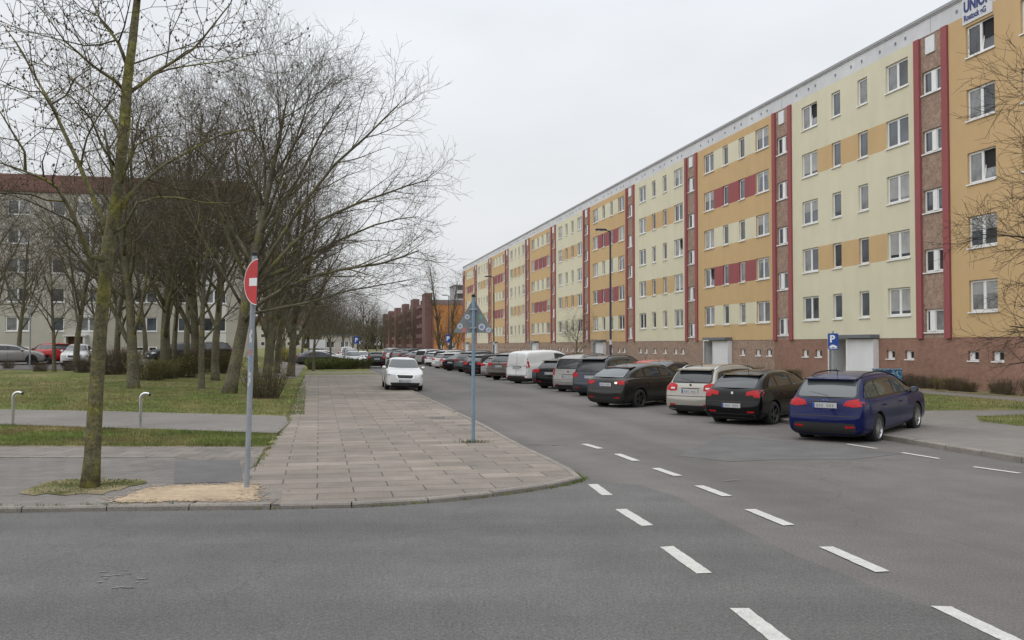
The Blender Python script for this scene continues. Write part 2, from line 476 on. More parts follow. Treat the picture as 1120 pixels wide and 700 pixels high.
KH = .065
def kerb_stones(name, line, w=.12, h=KH, step=1.0, side=1, gap=.008):
    """separate stones along a polyline; side=+1 puts the stone to the left of the walking direction"""
    mb = MB()
    L = [0.0]
    for a, b in zip(line[:-1], line[1:]): L.append(L[-1] + (b - a).length)
    def pt(d):
        for k in range(len(line) - 1):
            if d <= L[k + 1] or k == len(line) - 2:
                t = (d - L[k]) / max(1e-6, L[k + 1] - L[k])
                return line[k].lerp(line[k + 1], t)
    def nrm(d):
        a, b = pt(max(0, d - .3)), pt(min(L[-1], d + .3))
        t = (b - a).normalized()
        return Vector((-t.y, t.x, 0)) * side
    n = int(L[-1] / step)
    rr = random.Random(3)
    for k in range(n):
        d0, d1 = k * step + gap, (k + 1) * step - gap
        a, b = pt(d0), pt(d1); na, nb = nrm(d0) * w, nrm(d1) * w
        hh = h + rr.uniform(-.006, .006)
        ch = .02
        pts = [a, b, b + nb, a + na]
        if side < 0: pts = [b, a, a + na, b + nb]
        i = len(mb.v)
        q0, q1, q2, q3 = pts
        i0 = (q0 - q3) * (ch / w); i1 = (q1 - q2) * (ch / w)
        mb.v += [(q0.x, q0.y, -.05), (q1.x, q1.y, -.05), (q1.x, q1.y, hh - ch), (q0.x, q0.y, hh - ch),
                 (q1.x - i1.x, q1.y - i1.y, hh), (q0.x - i0.x, q0.y - i0.y, hh), (q2.x, q2.y, hh), (q3.x, q3.y, hh), (q2.x, q2.y, -.05), (q3.x, q3.y, -.05)]
        for f in ((0, 1, 2, 3), (3, 2, 4, 5), (5, 4, 6, 7), (7, 6, 8, 9), (0, 3, 5, 7, 9), (1, 8, 6, 4, 2)):
            mb.f.append(tuple(i + t for t in f)); mb.m.append(0)
    return tag(mb.build(name, M['kerb']), kind='structure')
kerb_stones('kerb', [Vector((-40, 10.82, 0))] + kerb_left[2:])
kerb_stones('kerb', [ns(KN_L, s) for s in (64, 200)], step=2)
kerb_stones('kerb', [ns(KN_R, s) for s in (200, 9)] + kerb_right[7:10], h=.11)

def inset(line, d):
    out = []
    for k, p in enumerate(line):
        a, b = line[max(0, k - 1)], line[min(len(line) - 1, k + 1)]
        t = (b - a).normalized()
        out.append(p + Vector((-t.y, t.x, 0)) * d)
    return out
PZ = KH - .006
k_in = inset(kerb_left, .118)
k_plaza = [Vector((-4.0, 11.62, 0))] + k_in[5:]
flat_sheet('pavement', k_plaza + [ns(-.9, 64), ns(-.9, 40), at(315, 461, PZ), at(279, 511, PZ)], PZ, M['slab'])
# cross pavement along the main road: small pavers by the kerb, asphalt strip behind
flat_sheet('pavement', [Vector((-110, 10.3, 0)), Vector((-30, 11.02, 0)), k_in[2], k_in[3], Vector((-4.03, 11.64, 0)), at(279, 511, PZ), Vector((-6, 16.45, 0)), Vector((-110, 16.2, 0))], PZ - .004, M['paver_dark'])
flat_sheet('pavement', [Vector((-110, 16.25, 0)), Vector((-6, 16.455, 0)), at(279, 511, PZ) + Vector((-.01, 0, 0)), at(290, 488.5, PZ), Vector((-110, 18.9, 0))], PZ - .001, M['paver'])
mb = MB()
for k in range(110):
    x0 = -80 + k * .7
    if x0 + .7 > -6.0: break
    y = 16.2 + (x0 + 110) / 104 * .27
    mb.box(x0, x0 + .69, y - .05, y + .05, 0, PZ + .012 + .004 * math.sin(k * 7.3), 0)
tag(mb.build('kerb', M['kerb']), kind='structure')
def blob(cx, cy, rx, ry, n, seed, rough=.18):
    r = random.Random(seed); ph = [r.uniform(0, 6.28) for _ in range(5)]
    out = []
    for k in range(n):
        t = 2 * math.pi * k / n
        q = 1 + sum(rough / (j + 1.2) * math.sin((j + 2) * t + ph[j]) for j in range(5)) + r.uniform(-.03, .03)
        out.append(Vector((cx + rx * q * math.cos(t), cy + ry * q * math.sin(t), 0)))
    return out
c = at(203, 542, PZ)
sp = [at(x, y, PZ) for x, y in ((124, 549), (140, 541), (165, 533.5), (195, 531), (230, 530.5), (262, 529), (279, 531), (284, 537), (280, 543), (285, 547), (262, 547.8), (225, 548), (180, 548.6), (150, 549.2))]
sp2 = []
rr = random.Random(8)
for a, b in zip(sp, sp[1:] + sp[:1]):
    for t in (0, .25, .5, .75): sp2.append(a.lerp(b, t) + Vector((rr.uniform(-.04, .04), rr.uniform(-.05, .05), 0)))
flat_sheet('sand', sp2, PZ + .005, M['sand'])
mb = MB()
for k in range(900):
    a_ = sp2[rr.randrange(len(sp2))]; p = a_ + Vector((rr.gauss(0, .13), rr.gauss(0, .10), 0))
    if p.y < 11.62: continue
    q_ = rr.uniform(.005, .018) * (1 if rr.random() < .7 else 1.8); n_ = rr.randint(5, 8)
    mb.poly([(p.x + q_ * rr.uniform(.5, 1.2) * math.cos(t), p.y + q_ * rr.uniform(.5, 1.2) * math.sin(t), PZ + .0055 + k * .00001) for t in (2 * math.pi * j / n_ for j in range(n_))])
tag(mb.build('sand', M['sand']), kind='structure')
flat_sheet('soil', [at(x, y, PZ) for x, y in ((20, 540), (28, 535), (38, 532), (46, 528), (60, 526), (74, 524), (92, 524.5), (108, 523.6), (128, 525), (146, 523.8), (158, 525), (161, 528), (150, 531), (141, 532), (132, 536), (121, 537), (112, 541), (90, 540), (70, 542), (50, 540), (38, 542))], PZ + .004, M['dirt_grass'])
flat_sheet('pavement_patch', [at(x, y, PZ) for x, y in ((192, 504), (262, 503), (266, 527), (190, 529))], PZ + .0025, M['asphalt_patch'])
flat_sheet('pavement_patch', [at(x, y, PZ) for x, y in ((279, 533), (309, 534), (306, 552), (286, 552))], PZ + .003, M['paver'])
flat_sheet('drain_cover', [at(x, y, PZ) for x, y in ((470, 456), (486, 456), (487, 458.5), (470, 458.5))], PZ + .004, M['asphalt_patch'])

flat_sheet('soil', [Vector((-110, 10.4, 0)), Vector((-30, 11.1, 0)), Vector((-6.3, 11.5, 0)), Vector((-3, 11.7, 0)), ns(-.6, 20), ns(-.6, 64), ns(-3, 64), ns(-3, 22), Vector((-110, 19.2, 0))], PZ - .022, M['dirt_grass'])
# lawn on the left, gently rising
def lawn_mesh():
    mb = MB()
    ng, sg = 60, 80
    ns_ = [-.9 - 150 * (k / ng) ** 2 for k in range(ng + 1)]
    idx = {}
    for i, n in enumerate(ns_):
        s0 = (18.75 - ND.y * n) / SD.y
        if n > -2.3: s0 = max(s0, 19.4)
        for j in range(sg + 1):
            s = s0 + (420 - s0) * (j / sg) ** 2.2
            p = ns(n, s)
            idx[i, j] = len(mb.v)
            mb.v.append((p.x, p.y, gh(p.x, p.y)))
    for i in range(ng):
        for j in range(sg):
            mb.f.append((idx[i, j], idx[i, j + 1], idx[i + 1, j + 1], idx[i + 1, j])); mb.m.append(0)
    return mb
tag(lawn_mesh().build('lawn', M['lawn'], smooth=True), kind='structure')

def draped(name, poly, mt, dz=.02, res=2.0, kind='structure'):
    """polygon laid on the lawn's height"""
    pts2 = []
    for a, b in zip(poly, poly[1:] + poly[:1]):
        k = max(1, int((b - a).length / res))
        for t in range(k): pts2.append(a.lerp(b, t / k))
    x0, x1 = min(p.x for p in pts2), max(p.x for p in pts2); y0, y1 = min(p.y for p in pts2), max(p.y for p in pts2)
    P = [Vector((p.x, p.y)) for p in pts2]; nb = len(P)
    def inside(x, y):
        c = False
        for k in range(nb):
            a, b = P[k], P[k - 1]
            if (a.y > y) != (b.y > y) and x < (b.x - a.x) * (y - a.y) / (b.y - a.y) + a.x: c = not c
        return c
    y = y0 + res / 2
    while y < y1:
        x = x0 + res / 2
        while x < x1:
            if inside(x, y): P.append(Vector((x, y)))
            x += res
        y += res
    v, e_, f, *_ = delaunay_2d_cdt(P, [(k, (k + 1) % nb) for k in range(nb)], [list(range(nb))], 1, 1e-4)
    me = bpy.data.meshes.new(name)
    me.from_pydata([(p.x, p.y, gh(p.x, p.y) + dz) for p in v], [], [tuple(q) for q in f])
    me.materials.append(mt)
    return tag(link(name, me), kind=kind)
Z0 = .075
draped('path', [at(0, 448, Z0), at(120, 450, Z0), at(312, 455, Z0), at(316, 463, Z0), at(303, 474, Z0), at(200, 470.5, Z0), at(0, 464.5, Z0), Vector((-40, 27.5, 0)), Vector((-90, 38, 0)), Vector((-90, 46, 0)), Vector((-40, 34, 0))], M['ped_asphalt'])
draped('path', [ns(-4.2, 52), ns(-1.3, 58), ns(-1.3, 120), ns(-1.3, 330), ns(-4.2, 330), ns(-4.2, 120)], M['ped_asphalt'], dz=.02)
# car park on the left
draped('car_park', [ns(-9.5, 61.5), ns(-9.5, 84), ns(-60, 84), ns(-60, 61.5)], M['asphalt_side'], dz=.025)
p0 = at(0, 416, .3)
draped('path', [ns(-17.6, 48), ns(-15.8, 51), ns(-20, 53.5), ns(-40, 55), ns(-40, 52)], M['ped_asphalt'], dz=.022)
# strip of lawn and lay-by beyond the slab plaza
flat_sheet('lawn', [ns(-.9, 64), ns(-.9, 90), ns(KN_L - .12, 90), ns(KN_L - .12, 64)], PZ - .004, M['lawn'])
flat_sheet('pavement', [ns(-.9, 67.3), ns(-.9, 70.2), ns(KN_L - .12, 70.2), ns(KN_L - .12, 67.3)], PZ, M['ped_asphalt'])
flat_sheet('pavement', [ns(-.9, 90), ns(-.9, 420), ns(KN_L - .12, 420), ns(KN_L - .12, 90)], PZ - .004, M['ped_asphalt'])
# right-hand pavement, lawns and paths up to the long block
flat_sheet('pavement', [ns(KN_R + .118, 430), ns(KN_R + .118, 9.2), Vector((13.3, 9.35, 0)), Vector((16.6, 6.8, 0)), Vector((22, 5.4, 0)), Vector((80, 4.4, 0)), ns(45, 30), ns(45, 430)], .10, M['ped_asphalt'])
flat_sheet('lawn', [ns(16.9, 24.6), ns(16.9, 120), ns(16.9, 195), ns(23.9, 195), ns(23.9, 24.2), ns(20, 24.2)], .106, M['lawn'])
flat_sheet('lawn', [ns(16.6, 20.8), ns(16.6, 19.2), ns(16.4, 8), ns(27, 6), ns(27, 22.4), ns(20.5, 22.7), ns(17.6, 22.2)], .106, M['lawn'])
flat_sheet('planting_bed', [ns(25.5, 24.8), ns(25.5, 190), ns(27.86, 190), ns(27.86, 24.8)], .107, M['dirt_grass'])
flat_sheet('lawn', [ns(13, 196), ns(13, 425), ns(27.5, 425), ns(27.5, 196)], .108, M['lawn'])

# ------------------------------------------------------------------ painted markings
def dash(a, b, w, name='road_marking', mt=None):
    d = (b - a).normalized(); q = Vector((-d.y, d.x, 0)) * (w / 2)
    rj = random.Random(int(abs(a.x * 91 + a.y * 37) * 10))
    n_ = 14; L_ = []; R_ = []
    for k_ in range(n_ + 1):
        c_ = a.lerp(b, k_ / n_)
        L_.append(c_ - q * (1 + rj.uniform(-.07, .05))); R_.append(c_ + q * (1 + rj.uniform(-.07, .05)))
    for k_ in (0, n_):
        L_[k_] += d * rj.uniform(-.02, .02); R_[k_] += d * rj.uniform(-.02, .02)
    mb = MB(); mb.poly(L_ + R_[::-1])
    o = mb.build(name, mt or M['paint_line'])
    for v in o.data.vertices: v.co.z = .009
    return tag(o, kind='structure')
D1 = [((648, 530), (664, 542)), ((679, 557.5), (708, 575.5)), ((729, 598.5), (770, 627.5)), ((808, 666), (868, 713))]
D2 = [((639, 486), (657, 491)), ((675, 496.8), (696, 504.5)), ((717, 512.5), (742, 521)), ((764, 531.5), (795, 543)), ((820, 557.5), (863, 575)), ((903, 598.5), (965, 626)), ((1029, 664), (1112, 704)), ((1240, 760), (1400, 850))]
D3 = [((926, 486), (959, 491)), ((987, 495.5), (1027, 502)), ((1065, 511), (1115, 518)), ((1175, 530), (1240, 543))]
for (a, b) in D1: dash(at(*a), at(*b), .15)
for (a, b) in D2: dash(at(*a), at(*b), .15)
for (a, b) in D3: dash(at(*a), at(*b), .11)
mb = MB()
rr = random.Random(5)
for cx, cy, ww, hh_, cnt in ((600, 486.5, 20, 1.0, 26), (800, 526, 12, 1.0, 8), (132, 634, 30, 11, 16)):
    for k in range(cnt):
        p = at(cx + rr.uniform(-ww, ww), cy + rr.uniform(-hh_, hh_))
        a = rr.uniform(.02, .10); b = rr.uniform(.010, .028)
        mb.poly([(p.x + a * q * math.cos(t), p.y + b * q * math.sin(t), .0085 + k * .00025) for t, q in ((k2 * 1.05, rr.uniform(.5, 1.1)) for k2 in range(6))])
tag(mb.build('worn_marking', M['worn_paint']), kind='structure')
# ------------------------------------------------------------------ windows
_wcache = {}
PANES = None
def window_meshes(w, h, kind, pm):
    """frame, pane and sill of a plastic window; origin lower left corner of the opening on the wall plane"""
    key = (round(w, 3), round(h, 3), kind)
    if key not in _wcache:
        d0, d1 = .10, .155
        f = MB(); t = .055
        f.box(.003, w - .003, d0, d1, .003, t); f.box(.003, w - .003, d0, d1, h - t, h - .003)
        f.box(.003, t, d0, d1, t, h - t); f.box(w - t, w - .003, d0, d1, t, h - t)
        g = MB()
        def pane(x0, x1, z0=t, z1=h - t, m=0):
            # opening sash a little proud of the fixed frame
            s = .045
            f.box(x0, x1, d0 - .012, d1 - .01, z0, z0 + s); f.box(x0, x1, d0 - .012, d1 - .01, z1 - s, z1)
            f.box(x0, x0 + s, d0 - .012, d1 - .01, z0 + s, z1 - s); f.box(x1 - s, x1, d0 - .012, d1 - .01, z0 + s, z1 - s)
            y = d0 + .022
            g.quad((x0 + s, y, z0 + s), (x1 - s, y, z0 + s), (x1 - s, y, z1 - s), (x0 + s, y, z1 - s), m)
        if kind in ('double', 'blind', 'blind_low', 'curtain'):
            mid = w * .5
            f.box(mid - .035, mid + .035, d0, d1, t, h - t)
            pane(t, mid - .035, m=0); pane(mid + .035, w - t, m=1)
            y = d0 + .019; s = .045
            for xa, xb in ((t + s, mid - .035 - s), (mid + .035 + s, w - t - s)):
                zt = h - t - s; zl = t + s
                if kind == 'blind': g.quad((xa, y, zl + (zt - zl) * .55), (xb, y, zl + (zt - zl) * .55), (xb, y, zt), (xa, y, zt), 3)
                if kind == 'blind_low': g.quad((xa, y, zl + (zt - zl) * .12), (xb, y, zl + (zt - zl) * .12), (xb, y, zt), (xa, y, zt), 3)
                if kind == 'curtain':
                    g.quad((xa, y, zt - .22), (xb, y, zt - .22), (xb, y, zt), (xa, y, zt), 4)
                    if xa < mid: g.poly([(xa, y - .001, zl), (xa + .16, y - .001, zl), (xa + .36, y - .001, zt), (xa, y - .001, zt)], 4)
                    else: g.poly([(xb - .16, y - .001, zl), (xb, y - .001, zl), (xb, y - .001, zt), (xb - .36, y - .001, zt)], 4)
        elif kind == 'tilt':
            mid = w * .5
            f.box(mid - .035, mid + .035, d0, d1, t, h - t)
            pane(t, mid - .035, m=0)
            a = rad(8); x0, x1 = mid + .035, w - t; H = h - 2 * t; s = .05
            T = Matrix.Translation((0, d0, t)) @ Matrix.Rotation(a, 4, 'X').inverted()
            T = Matrix.Translation((0, d0 - .01, t)) @ Matrix.Rotation(-a, 4, 'X')
            f.box(x0, x1, 0, .05, 0, s, 0, T); f.box(x0, x1, 0, .05, H - s, H, 0, T); f.box(x0, x0 + s, 0, .05, s, H - s, 0, T); f.box(x1 - s, x1, 0, .05, s, H - s, 0, T)
            g.quad(*[T @ Vector(p) for p in ((x0 + s, .025, s), (x1 - s, .025, s), (x1 - s, .025, H - s), (x0 + s, .025, H - s))], 1)
            g.quad((x0, d1 + .03, t), (x1, d1 + .03, t), (x1, d1 + .03, h - t), (x0, d1 + .03, h - t), 2)
        elif kind == 'single':
            pane(t, w - t)
        elif kind == 'stair':
            a, b = w * .44, w * .66
            f.box(a, b, d0 - .05, d1, t, h - t)
            pane(t, a, m=0); pane(b, w - t, m=1)
        elif kind == 'stair2':
            a, b = w * .22, w * .46
            f.box(a, b, d0 - .05, d1, t, h - t)
            pane(t, a, m=0); pane(b, w - t, m=1)
        elif kind == 'cellar':
            f.box(t, w * .45, d0, d1 - .01, t, h - t)
            g.quad((w * .45, d1 - .02, t), (w - t, d1 - .02, t), (w - t, d1 - .02, h - t), (w * .45, d1 - .02, h - t), 2)
        s = MB()
        so = .055 if kind != 'cellar' else .03
        s.box(-.05, w + .05, -so, .10, -.035, -.003)
        s.box(-.05, w + .05, -so - .004, -so + .012, -.06, -.036)
        _wcache[key] = (f, g, s, {})
    f, g, s, store = _wcache[key]
    pk = tuple(x.name for x in pm)
    if 'f' not in store:
        store['f'] = f.mesh('window_frame', M['white']); store['s'] = s.mesh('window_sill', M['sill'])
    if pk not in store:
        store[pk] = g.mesh('window_pane', list(pm))
    return store['f'], store[pk], store['s'], (f, g, s)

PRND = random.Random(11)
def pick_panes():
    r = PRND.random()
    a = M['pane_a'] if r < .36 else M['pane_c'] if r < .82 else M['pane_b']
    b = a if PRND.random() < .6 else PRND.choice((M['pane_a'], M['pane_b'], M['pane_c']))
    return (a, b, M['dark'], M['blind'], M['curtain'])

def add_window(root, x, z, w, h, kind, name='window', y=0.0):
    f, g, s, _ = window_meshes(w, h, kind, pick_panes())
    o = link(name, f, root, (x, y, z))
    link('pane', g, o); link('sill', s, o)
    return o

def merge_into(mbs, mesh_src, off, m=0):
    i = len(mbs.v)
    mbs.v += [(v[0] + off[0], v[1] + off[1], v[2] + off[2]) for v in mesh_src.v]
    mbs.f += [tuple(i + k for k in q) for q in mesh_src.f]
    mbs.m += [m + k for k in mesh_src.m]

def wall_grid(mb, xs, zs, cell, y=0.0, depth=.16):
    for i in range(len(xs) - 1):
        for j in range(len(zs) - 1):
            c = cell(i, j)
            x0, x1, z0, z1 = xs[i], xs[i + 1], zs[j], zs[j + 1]
            if c is None: continue
            if c >= 0:
                mb.quad((x0, y, z0), (x1, y, z0), (x1, y, z1), (x0, y, z1), c)
            else:
                m = -c - 1; yd = y + depth
                mb.quad((x0, y, z0), (x0, y, z1), (x0, yd, z1), (x0, yd, z0), m)
                mb.quad((x1, y, z0), (x1, yd, z0), (x1, yd, z1), (x1, y, z1), m)
                mb.quad((x0, y, z0), (x0, yd, z0), (x1, yd, z0), (x1, y, z0), m)
                mb.quad((x0, y, z1), (x1, y, z1), (x1, yd, z1), (x0, yd, z1), m)

def text_mesh(s, size, depth=.004, align='LEFT', bold=0.0):
    cu = bpy.data.curves.new('lettering', 'FONT')
    cu.body = s; cu.size = size; cu.extrude = depth / 2; cu.align_x = align; cu.offset = bold
    o = bpy.data.objects.new('lettering', cu); COL.objects.link(o)
    dg = bpy.context.evaluated_depsgraph_get()
    me = bpy.data.meshes.new_from_object(o.evaluated_get(dg))
    bpy.data.objects.remove(o); bpy.data.curves.remove(cu)
    return me

# ------------------------------------------------------------------ the long five-storey block
FN = 27.9
block = empty('apartment_block', ns(FN, 39.1), math.atan2(-SD.y, -SD.x),
              'long five-storey apartment block with orange and cream sections divided by dark red strips', 'apartment block')
PER, SEG, STR = 14.2, 11.75, 2.45
JMIN = -10
ROWZ = [3.5 + 2.8 * k for k in range(5)]
WH = 1.38
XS = [0, 1.15, 2.9, 4.4, 5.3, 6.95, 7.85, 9.45, 11.25, SEG]
ZB, ZT, ZR = 2.4, 16.62, 17.55
ZG = -.3
xL = 2.45 + PER * JMIN - STR
xR = 2.45 + SEG
far_f = MB()       # windows beyond the nearest hundred
fw = [MB(), MB(), MB()]
far_mats = [M['white'], M['pane_a'], M['pane_b'], M['pane_c'], M['dark'], M['sill']]
for j in range(0, JMIN - 1, -1):
    x0 = 2.45 + PER * j
    orange = (j % 2 == 0)
    mats = [M['orange'], M['cream'], M['red']]
    base, band_even, band_odd = (0, 1, 2) if orange else (1, 1, 0)
    if j == 0: band_even = band_odd = 0
    zs = [ZB]
    for k in range(5): zs += [ROWZ[k], ROWZ[k] + WH]
    zs.append(ZT)
    w = MB()
    def cell(i, jj):
        if jj % 2 == 1:
            k = (jj - 1) // 2
            if i in (1, 3, 5, 7): return -1 - base if i in (1, 7) else -1 - (band_odd if k % 2 else band_even)
            if i in (2, 4, 6): return band_odd if k % 2 else band_even
        return base
    wall_grid(w, XS, zs, cell)
    w.build('wall', mats, block, (x0, 0, 0))
    for k in range(5):
        for (a, b, kd) in ((1, 2, 'double'), (3, 4, 'single'), (5, 6, 'single'), (7, 8, 'double')):
            wx, ww = XS[a], XS[b] - XS[a]
            kind = kd
            if kd == 'double' and PRND.random() < .05 or (j, k, a) in ((0, 4, 1), (-1, 4, 1)): kind = 'tilt'
            elif kd == 'double': kind = PRND.choice(('double', 'double', 'double', 'double', 'blind', 'curtain', 'blind_low'))
            if j >= -4:
                add_window(block, x0 + wx, ROWZ[k], ww, WH, kind)
            else:
                pm = pick_panes()
                f, g, s, (fm, gm, sm) = window_meshes(ww, WH, kind, pm)
                merge_into(fw[0], fm, (x0 + wx, 0, ROWZ[k])); merge_into(fw[2], sm, (x0 + wx, 0, ROWZ[k]))
                i = len(fw[1].v)
                fw[1].v += [(v[0] + x0 + wx, v[1], v[2] + ROWZ[k]) for v in gm.v]
                fw[1].f += [tuple(i + t for t in q) for q in gm.f]
                fw[1].m += [[M['pane_a'], M['pane_b'], M['pane_c'], M['dark'], M['blind'], M['curtain']].index(pm[t]) for t in gm.m]
    # stair strip to the left of the section
    sx = x0 - STR
    st = MB()
    zz = [ZB]
    for k in range(5): zz += [2.66 + 2.8 * k, 2.66 + 2.8 * k + 1.08]
    zz += [15.72, 16.5, ZT]
    zz = zz[:11] + zz[11:]
    def cell2(i, jj):
        if i == 1 and jj % 2 == 1 and jj < 10: return -1
        return 0
    wall_grid(st, [.43, .52, 1.93, 2.02], zz, cell2, y=.03)
    st.build('stair_panel', [M['agg']], block, (sx, 0, 0))
    for k in range(5):
        add_window(block, sx + .52, 2.66 + 2.8 * k, 1.41, 1.08, PRND.choice(('stair', 'stair', 'stair2')), 'stair_window', y=.03)
    v = MB(); v.box(.85, 1.5, -.03, .05, 15.72, 16.5)
    v.build('vent_panel', [M['panel_white']], block, (sx, 0, 0))
    for px in (0, 2.02):
        p = MB(); p.box(px + (.03 if px == 0 else 0), px + (.43 if px == 0 else .40), -.09, .03, ZB - .04, ZT - .01 if px else ZT - .012)
        p.build('pilaster', [M['red']], block, (sx, 0, 0))
# white far end strip
fo = fw[0].build('distant_windows', M['white'], block); fo['kind'] = 'stuff'
fg = fw[1].build('distant_panes', [M['pane_a'], M['pane_b'], M['pane_c'], M['dark'], M['blind'], M['curtain']], fo)
fs = fw[2].build('distant_sills', M['sill'], fo)
# plinth with cellar windows and porch recesses
CW, CH, CZ = .68, .42, 1.38
ENT = {-1: 3.95, -2: 1.05, -4: .9, -6: .6, -8: .9, -10: .9}
RW, RH, RD = 2.2, 2.36, 1.5
for j in range(0, JMIN - 1, -1):
    x0 = 2.45 + PER * j
    cand = [1.0, 2.45, 4.6, 7.0, 9.25, 10.75] if j not in (0,) else [1.0, 2.5, 4.6, 7.0, 9.25, 10.75]
    ex = ENT.get(j)
    wins = [c for c in cand if ex is None or not (ex - .9 < c < ex + 4.9)]
    xs = sorted({-STR, SEG} | {q for c in wins for q in (c, c + CW)} | ({ex, ex + RW} if ex is not None else set()))
    zs = [ZG, CZ, CZ + CH, RH, ZB]
    wset = {xs.index(c) for c in wins}
    ei = xs.index(ex) if ex is not None else -99
    pl = MB()
    def cell3(i, jj):
        if i == ei and jj < 3: return None
        if i in wset and jj == 1: return -1
        return 0
    wall_grid(pl, xs, zs, cell3, y=.02)
    pl.build('plinth', [M['brickwall'] if j >= -1 else M['agg']], block, (x0, 0, 0))
    for c in wins:
        add_window(block, x0 + c, CZ, CW, CH, 'cellar', 'cellar_window', y=.02)
    if ex is not None:
        e_ = MB()
        X0, X1 = ex, ex + RW
        e_.quad((X0, .02, ZG), (X0, RD, ZG), (X0, RD, RH), (X0, .02, RH), 0)
        e_.quad((X1, .02, ZG), (X1, .02, RH), (X1, RD, RH), (X1, RD, ZG), 0)
        e_.quad((X0, RD, ZG), (X1, RD, ZG), (X1, RD, RH), (X0, RD, RH), 1)
        e_.quad((X0, .02, RH), (X0, RD, RH), (X1, RD, RH), (X1, .02, RH), 0)
        e_.quad((X0, .02, .12), (X1, .02, .12), (X1, RD, .12), (X0, RD, .12), 2)
        e_.box(X0 - .10, X0, -.03, .1, ZG, RH + .08, 0); e_.box(X1, X1 + .16, -.33, .1, ZG, RH + .08, 3)
        e_.box(X0, X1, -.03, .1, RH, RH + .08, 3)
        eo = e_.build('porch', [M['panel_white'], M['door_brown'], M['ped_asphalt'], M['sill']], block, (x0, 0, 0))
        d = MB(); d.box(X0 + .15, X0 + 1.15, RD - .05, RD - .005, .14, 2.2, 0); d.box(X0 + .3, X0 + 1.0, RD - .056, RD - .051, .9, 2.05, 1)
        d.build('door', [M['door_brown'], M['pane_a']], eo)
        q = MB(); q.box(X1 + .16, X1 + 2.45, -.30, .015, ZG, RH + .02, 0)
        q.build('porch_panel', [M['panel_white']], eo)
        q = MB(); q.box(X0 + .9, X1 + 2.55, -.55, .012, RH + .06, RH + .24, 0)
        q.build('canopy', [M['grey_metal']], eo)
        if j in (-1, -2):
            q = MB(); q.tube([Vector((X0 + 1.2, .1, .25)), Vector((X1 - .05, -.25, 1.0))], [.03, .03], 8)
            q.build('handrail', [M['sill']], eo)
# attic band, vents, coping, roof, rear body
a = MB(); a.box(xL, xR + STR, .004, .35, ZT, ZR - .16)
for j in range(0, JMIN - 1, -1):
    xx = 2.45 + PER * j - STR / 2
    a.box(xx - .006, xx + .006, -.002, .01, ZT + .02, ZR - .18, 1)
a.build('attic_band', [M['attic'], M['grey_metal']], block)
vs_near = MB()
for j in range(0, JMIN - 1, -1):
    x0 = 2.45 + PER * j
    for q in (.6, 2.0, 2.75, 4.85, 6.4, 7.4, 9.0, 10.3, 11.1):
        if j > -5:
            v = MB(); v.box(-.055, .055, -.03, 0, -.07, .07, 0); v.box(-.04, .04, -.034, -.0305, -.055, .055, 1)
            v.build('attic_vent', [M['galv'], M['grey_metal']], block, (x0 + q, 0, 17.0))
        else:
            vs_near.box(x0 + q - .05, x0 + q + .05, -.03, .003, 16.93, 17.07)
o = vs_near.build('distant_vents', [M['grey_metal']], block); o['kind'] = 'stuff'
a = MB(); a.box(xL - .05, xR + STR, -.05, .4, ZR - .16, ZR - .11, 0); a.box(xL - .06, xR + STR, -.09, .5, ZR - .11, ZR + .03, 1)
a.build('roof_edge', [M['attic'], M['coping']], block)
a = MB(); a.box(xL, xR + STR, .5, 11.2, ZR - .3, ZR - .1); a.build('roof', [M['asphalt_patch']], block)
a = MB()
a.quad((xL, .0, ZG), (xL, 0, ZR - .16), (xL, 11.2, ZR - .16), (xL, 11.2, ZG)); a.quad((xR + STR, 0, ZG), (xR + STR, 11.2, ZG), (xR + STR, 11.2, ZR - .16), (xR + STR, 0, ZR - .16))
a.quad((xL, 11.2, ZG), (xL, 11.2, ZR - .16), (xR + STR, 11.2, ZR - .16), (xR + STR, 11.2, ZG))
a.quad((xR, 0.01, ZG), (xR + STR, 0.01, ZG), (xR + STR, 0.01, ZR - .17), (xR, 0.01, ZR - .17))
a.build('end_wall', [M['cream']], block)
for j in (-1, -3, -5, -7):
    a = MB(); a.box(0, 1.2, 0, 1.0, -.3, .9); a.build('chimney', [M['attic']], block, (2.45 + PER * j + 3, 5.5, ZR))
# writing panel above the top window of the orange section
sg = empty('nameplate', (2.45 + 1.0, 0, 16.2), 0); sg.parent = block
b = MB(); b.box(0, 1.86, -.045, 0, 0, 1.30); b.build('board', [M['board']], sg)
t1 = text_mesh('UNION', .66, .01, bold=.03); t1.materials.append(M['navy'])
o = link('lettering', t1, sg, (.10, -.052, .54)); o.rotation_euler = (rad(90), 0, 0); o.scale = (.80, 1, 1)
t2 = text_mesh('Rostock eG', .36, .01, bold=.012); t2.materials.append(M['navy'])
o = link('lettering', t2, sg, (.10, -.052, .15)); o.rotation_euler = (rad(90), 0, 0); o.scale = (.80, 1, 1)

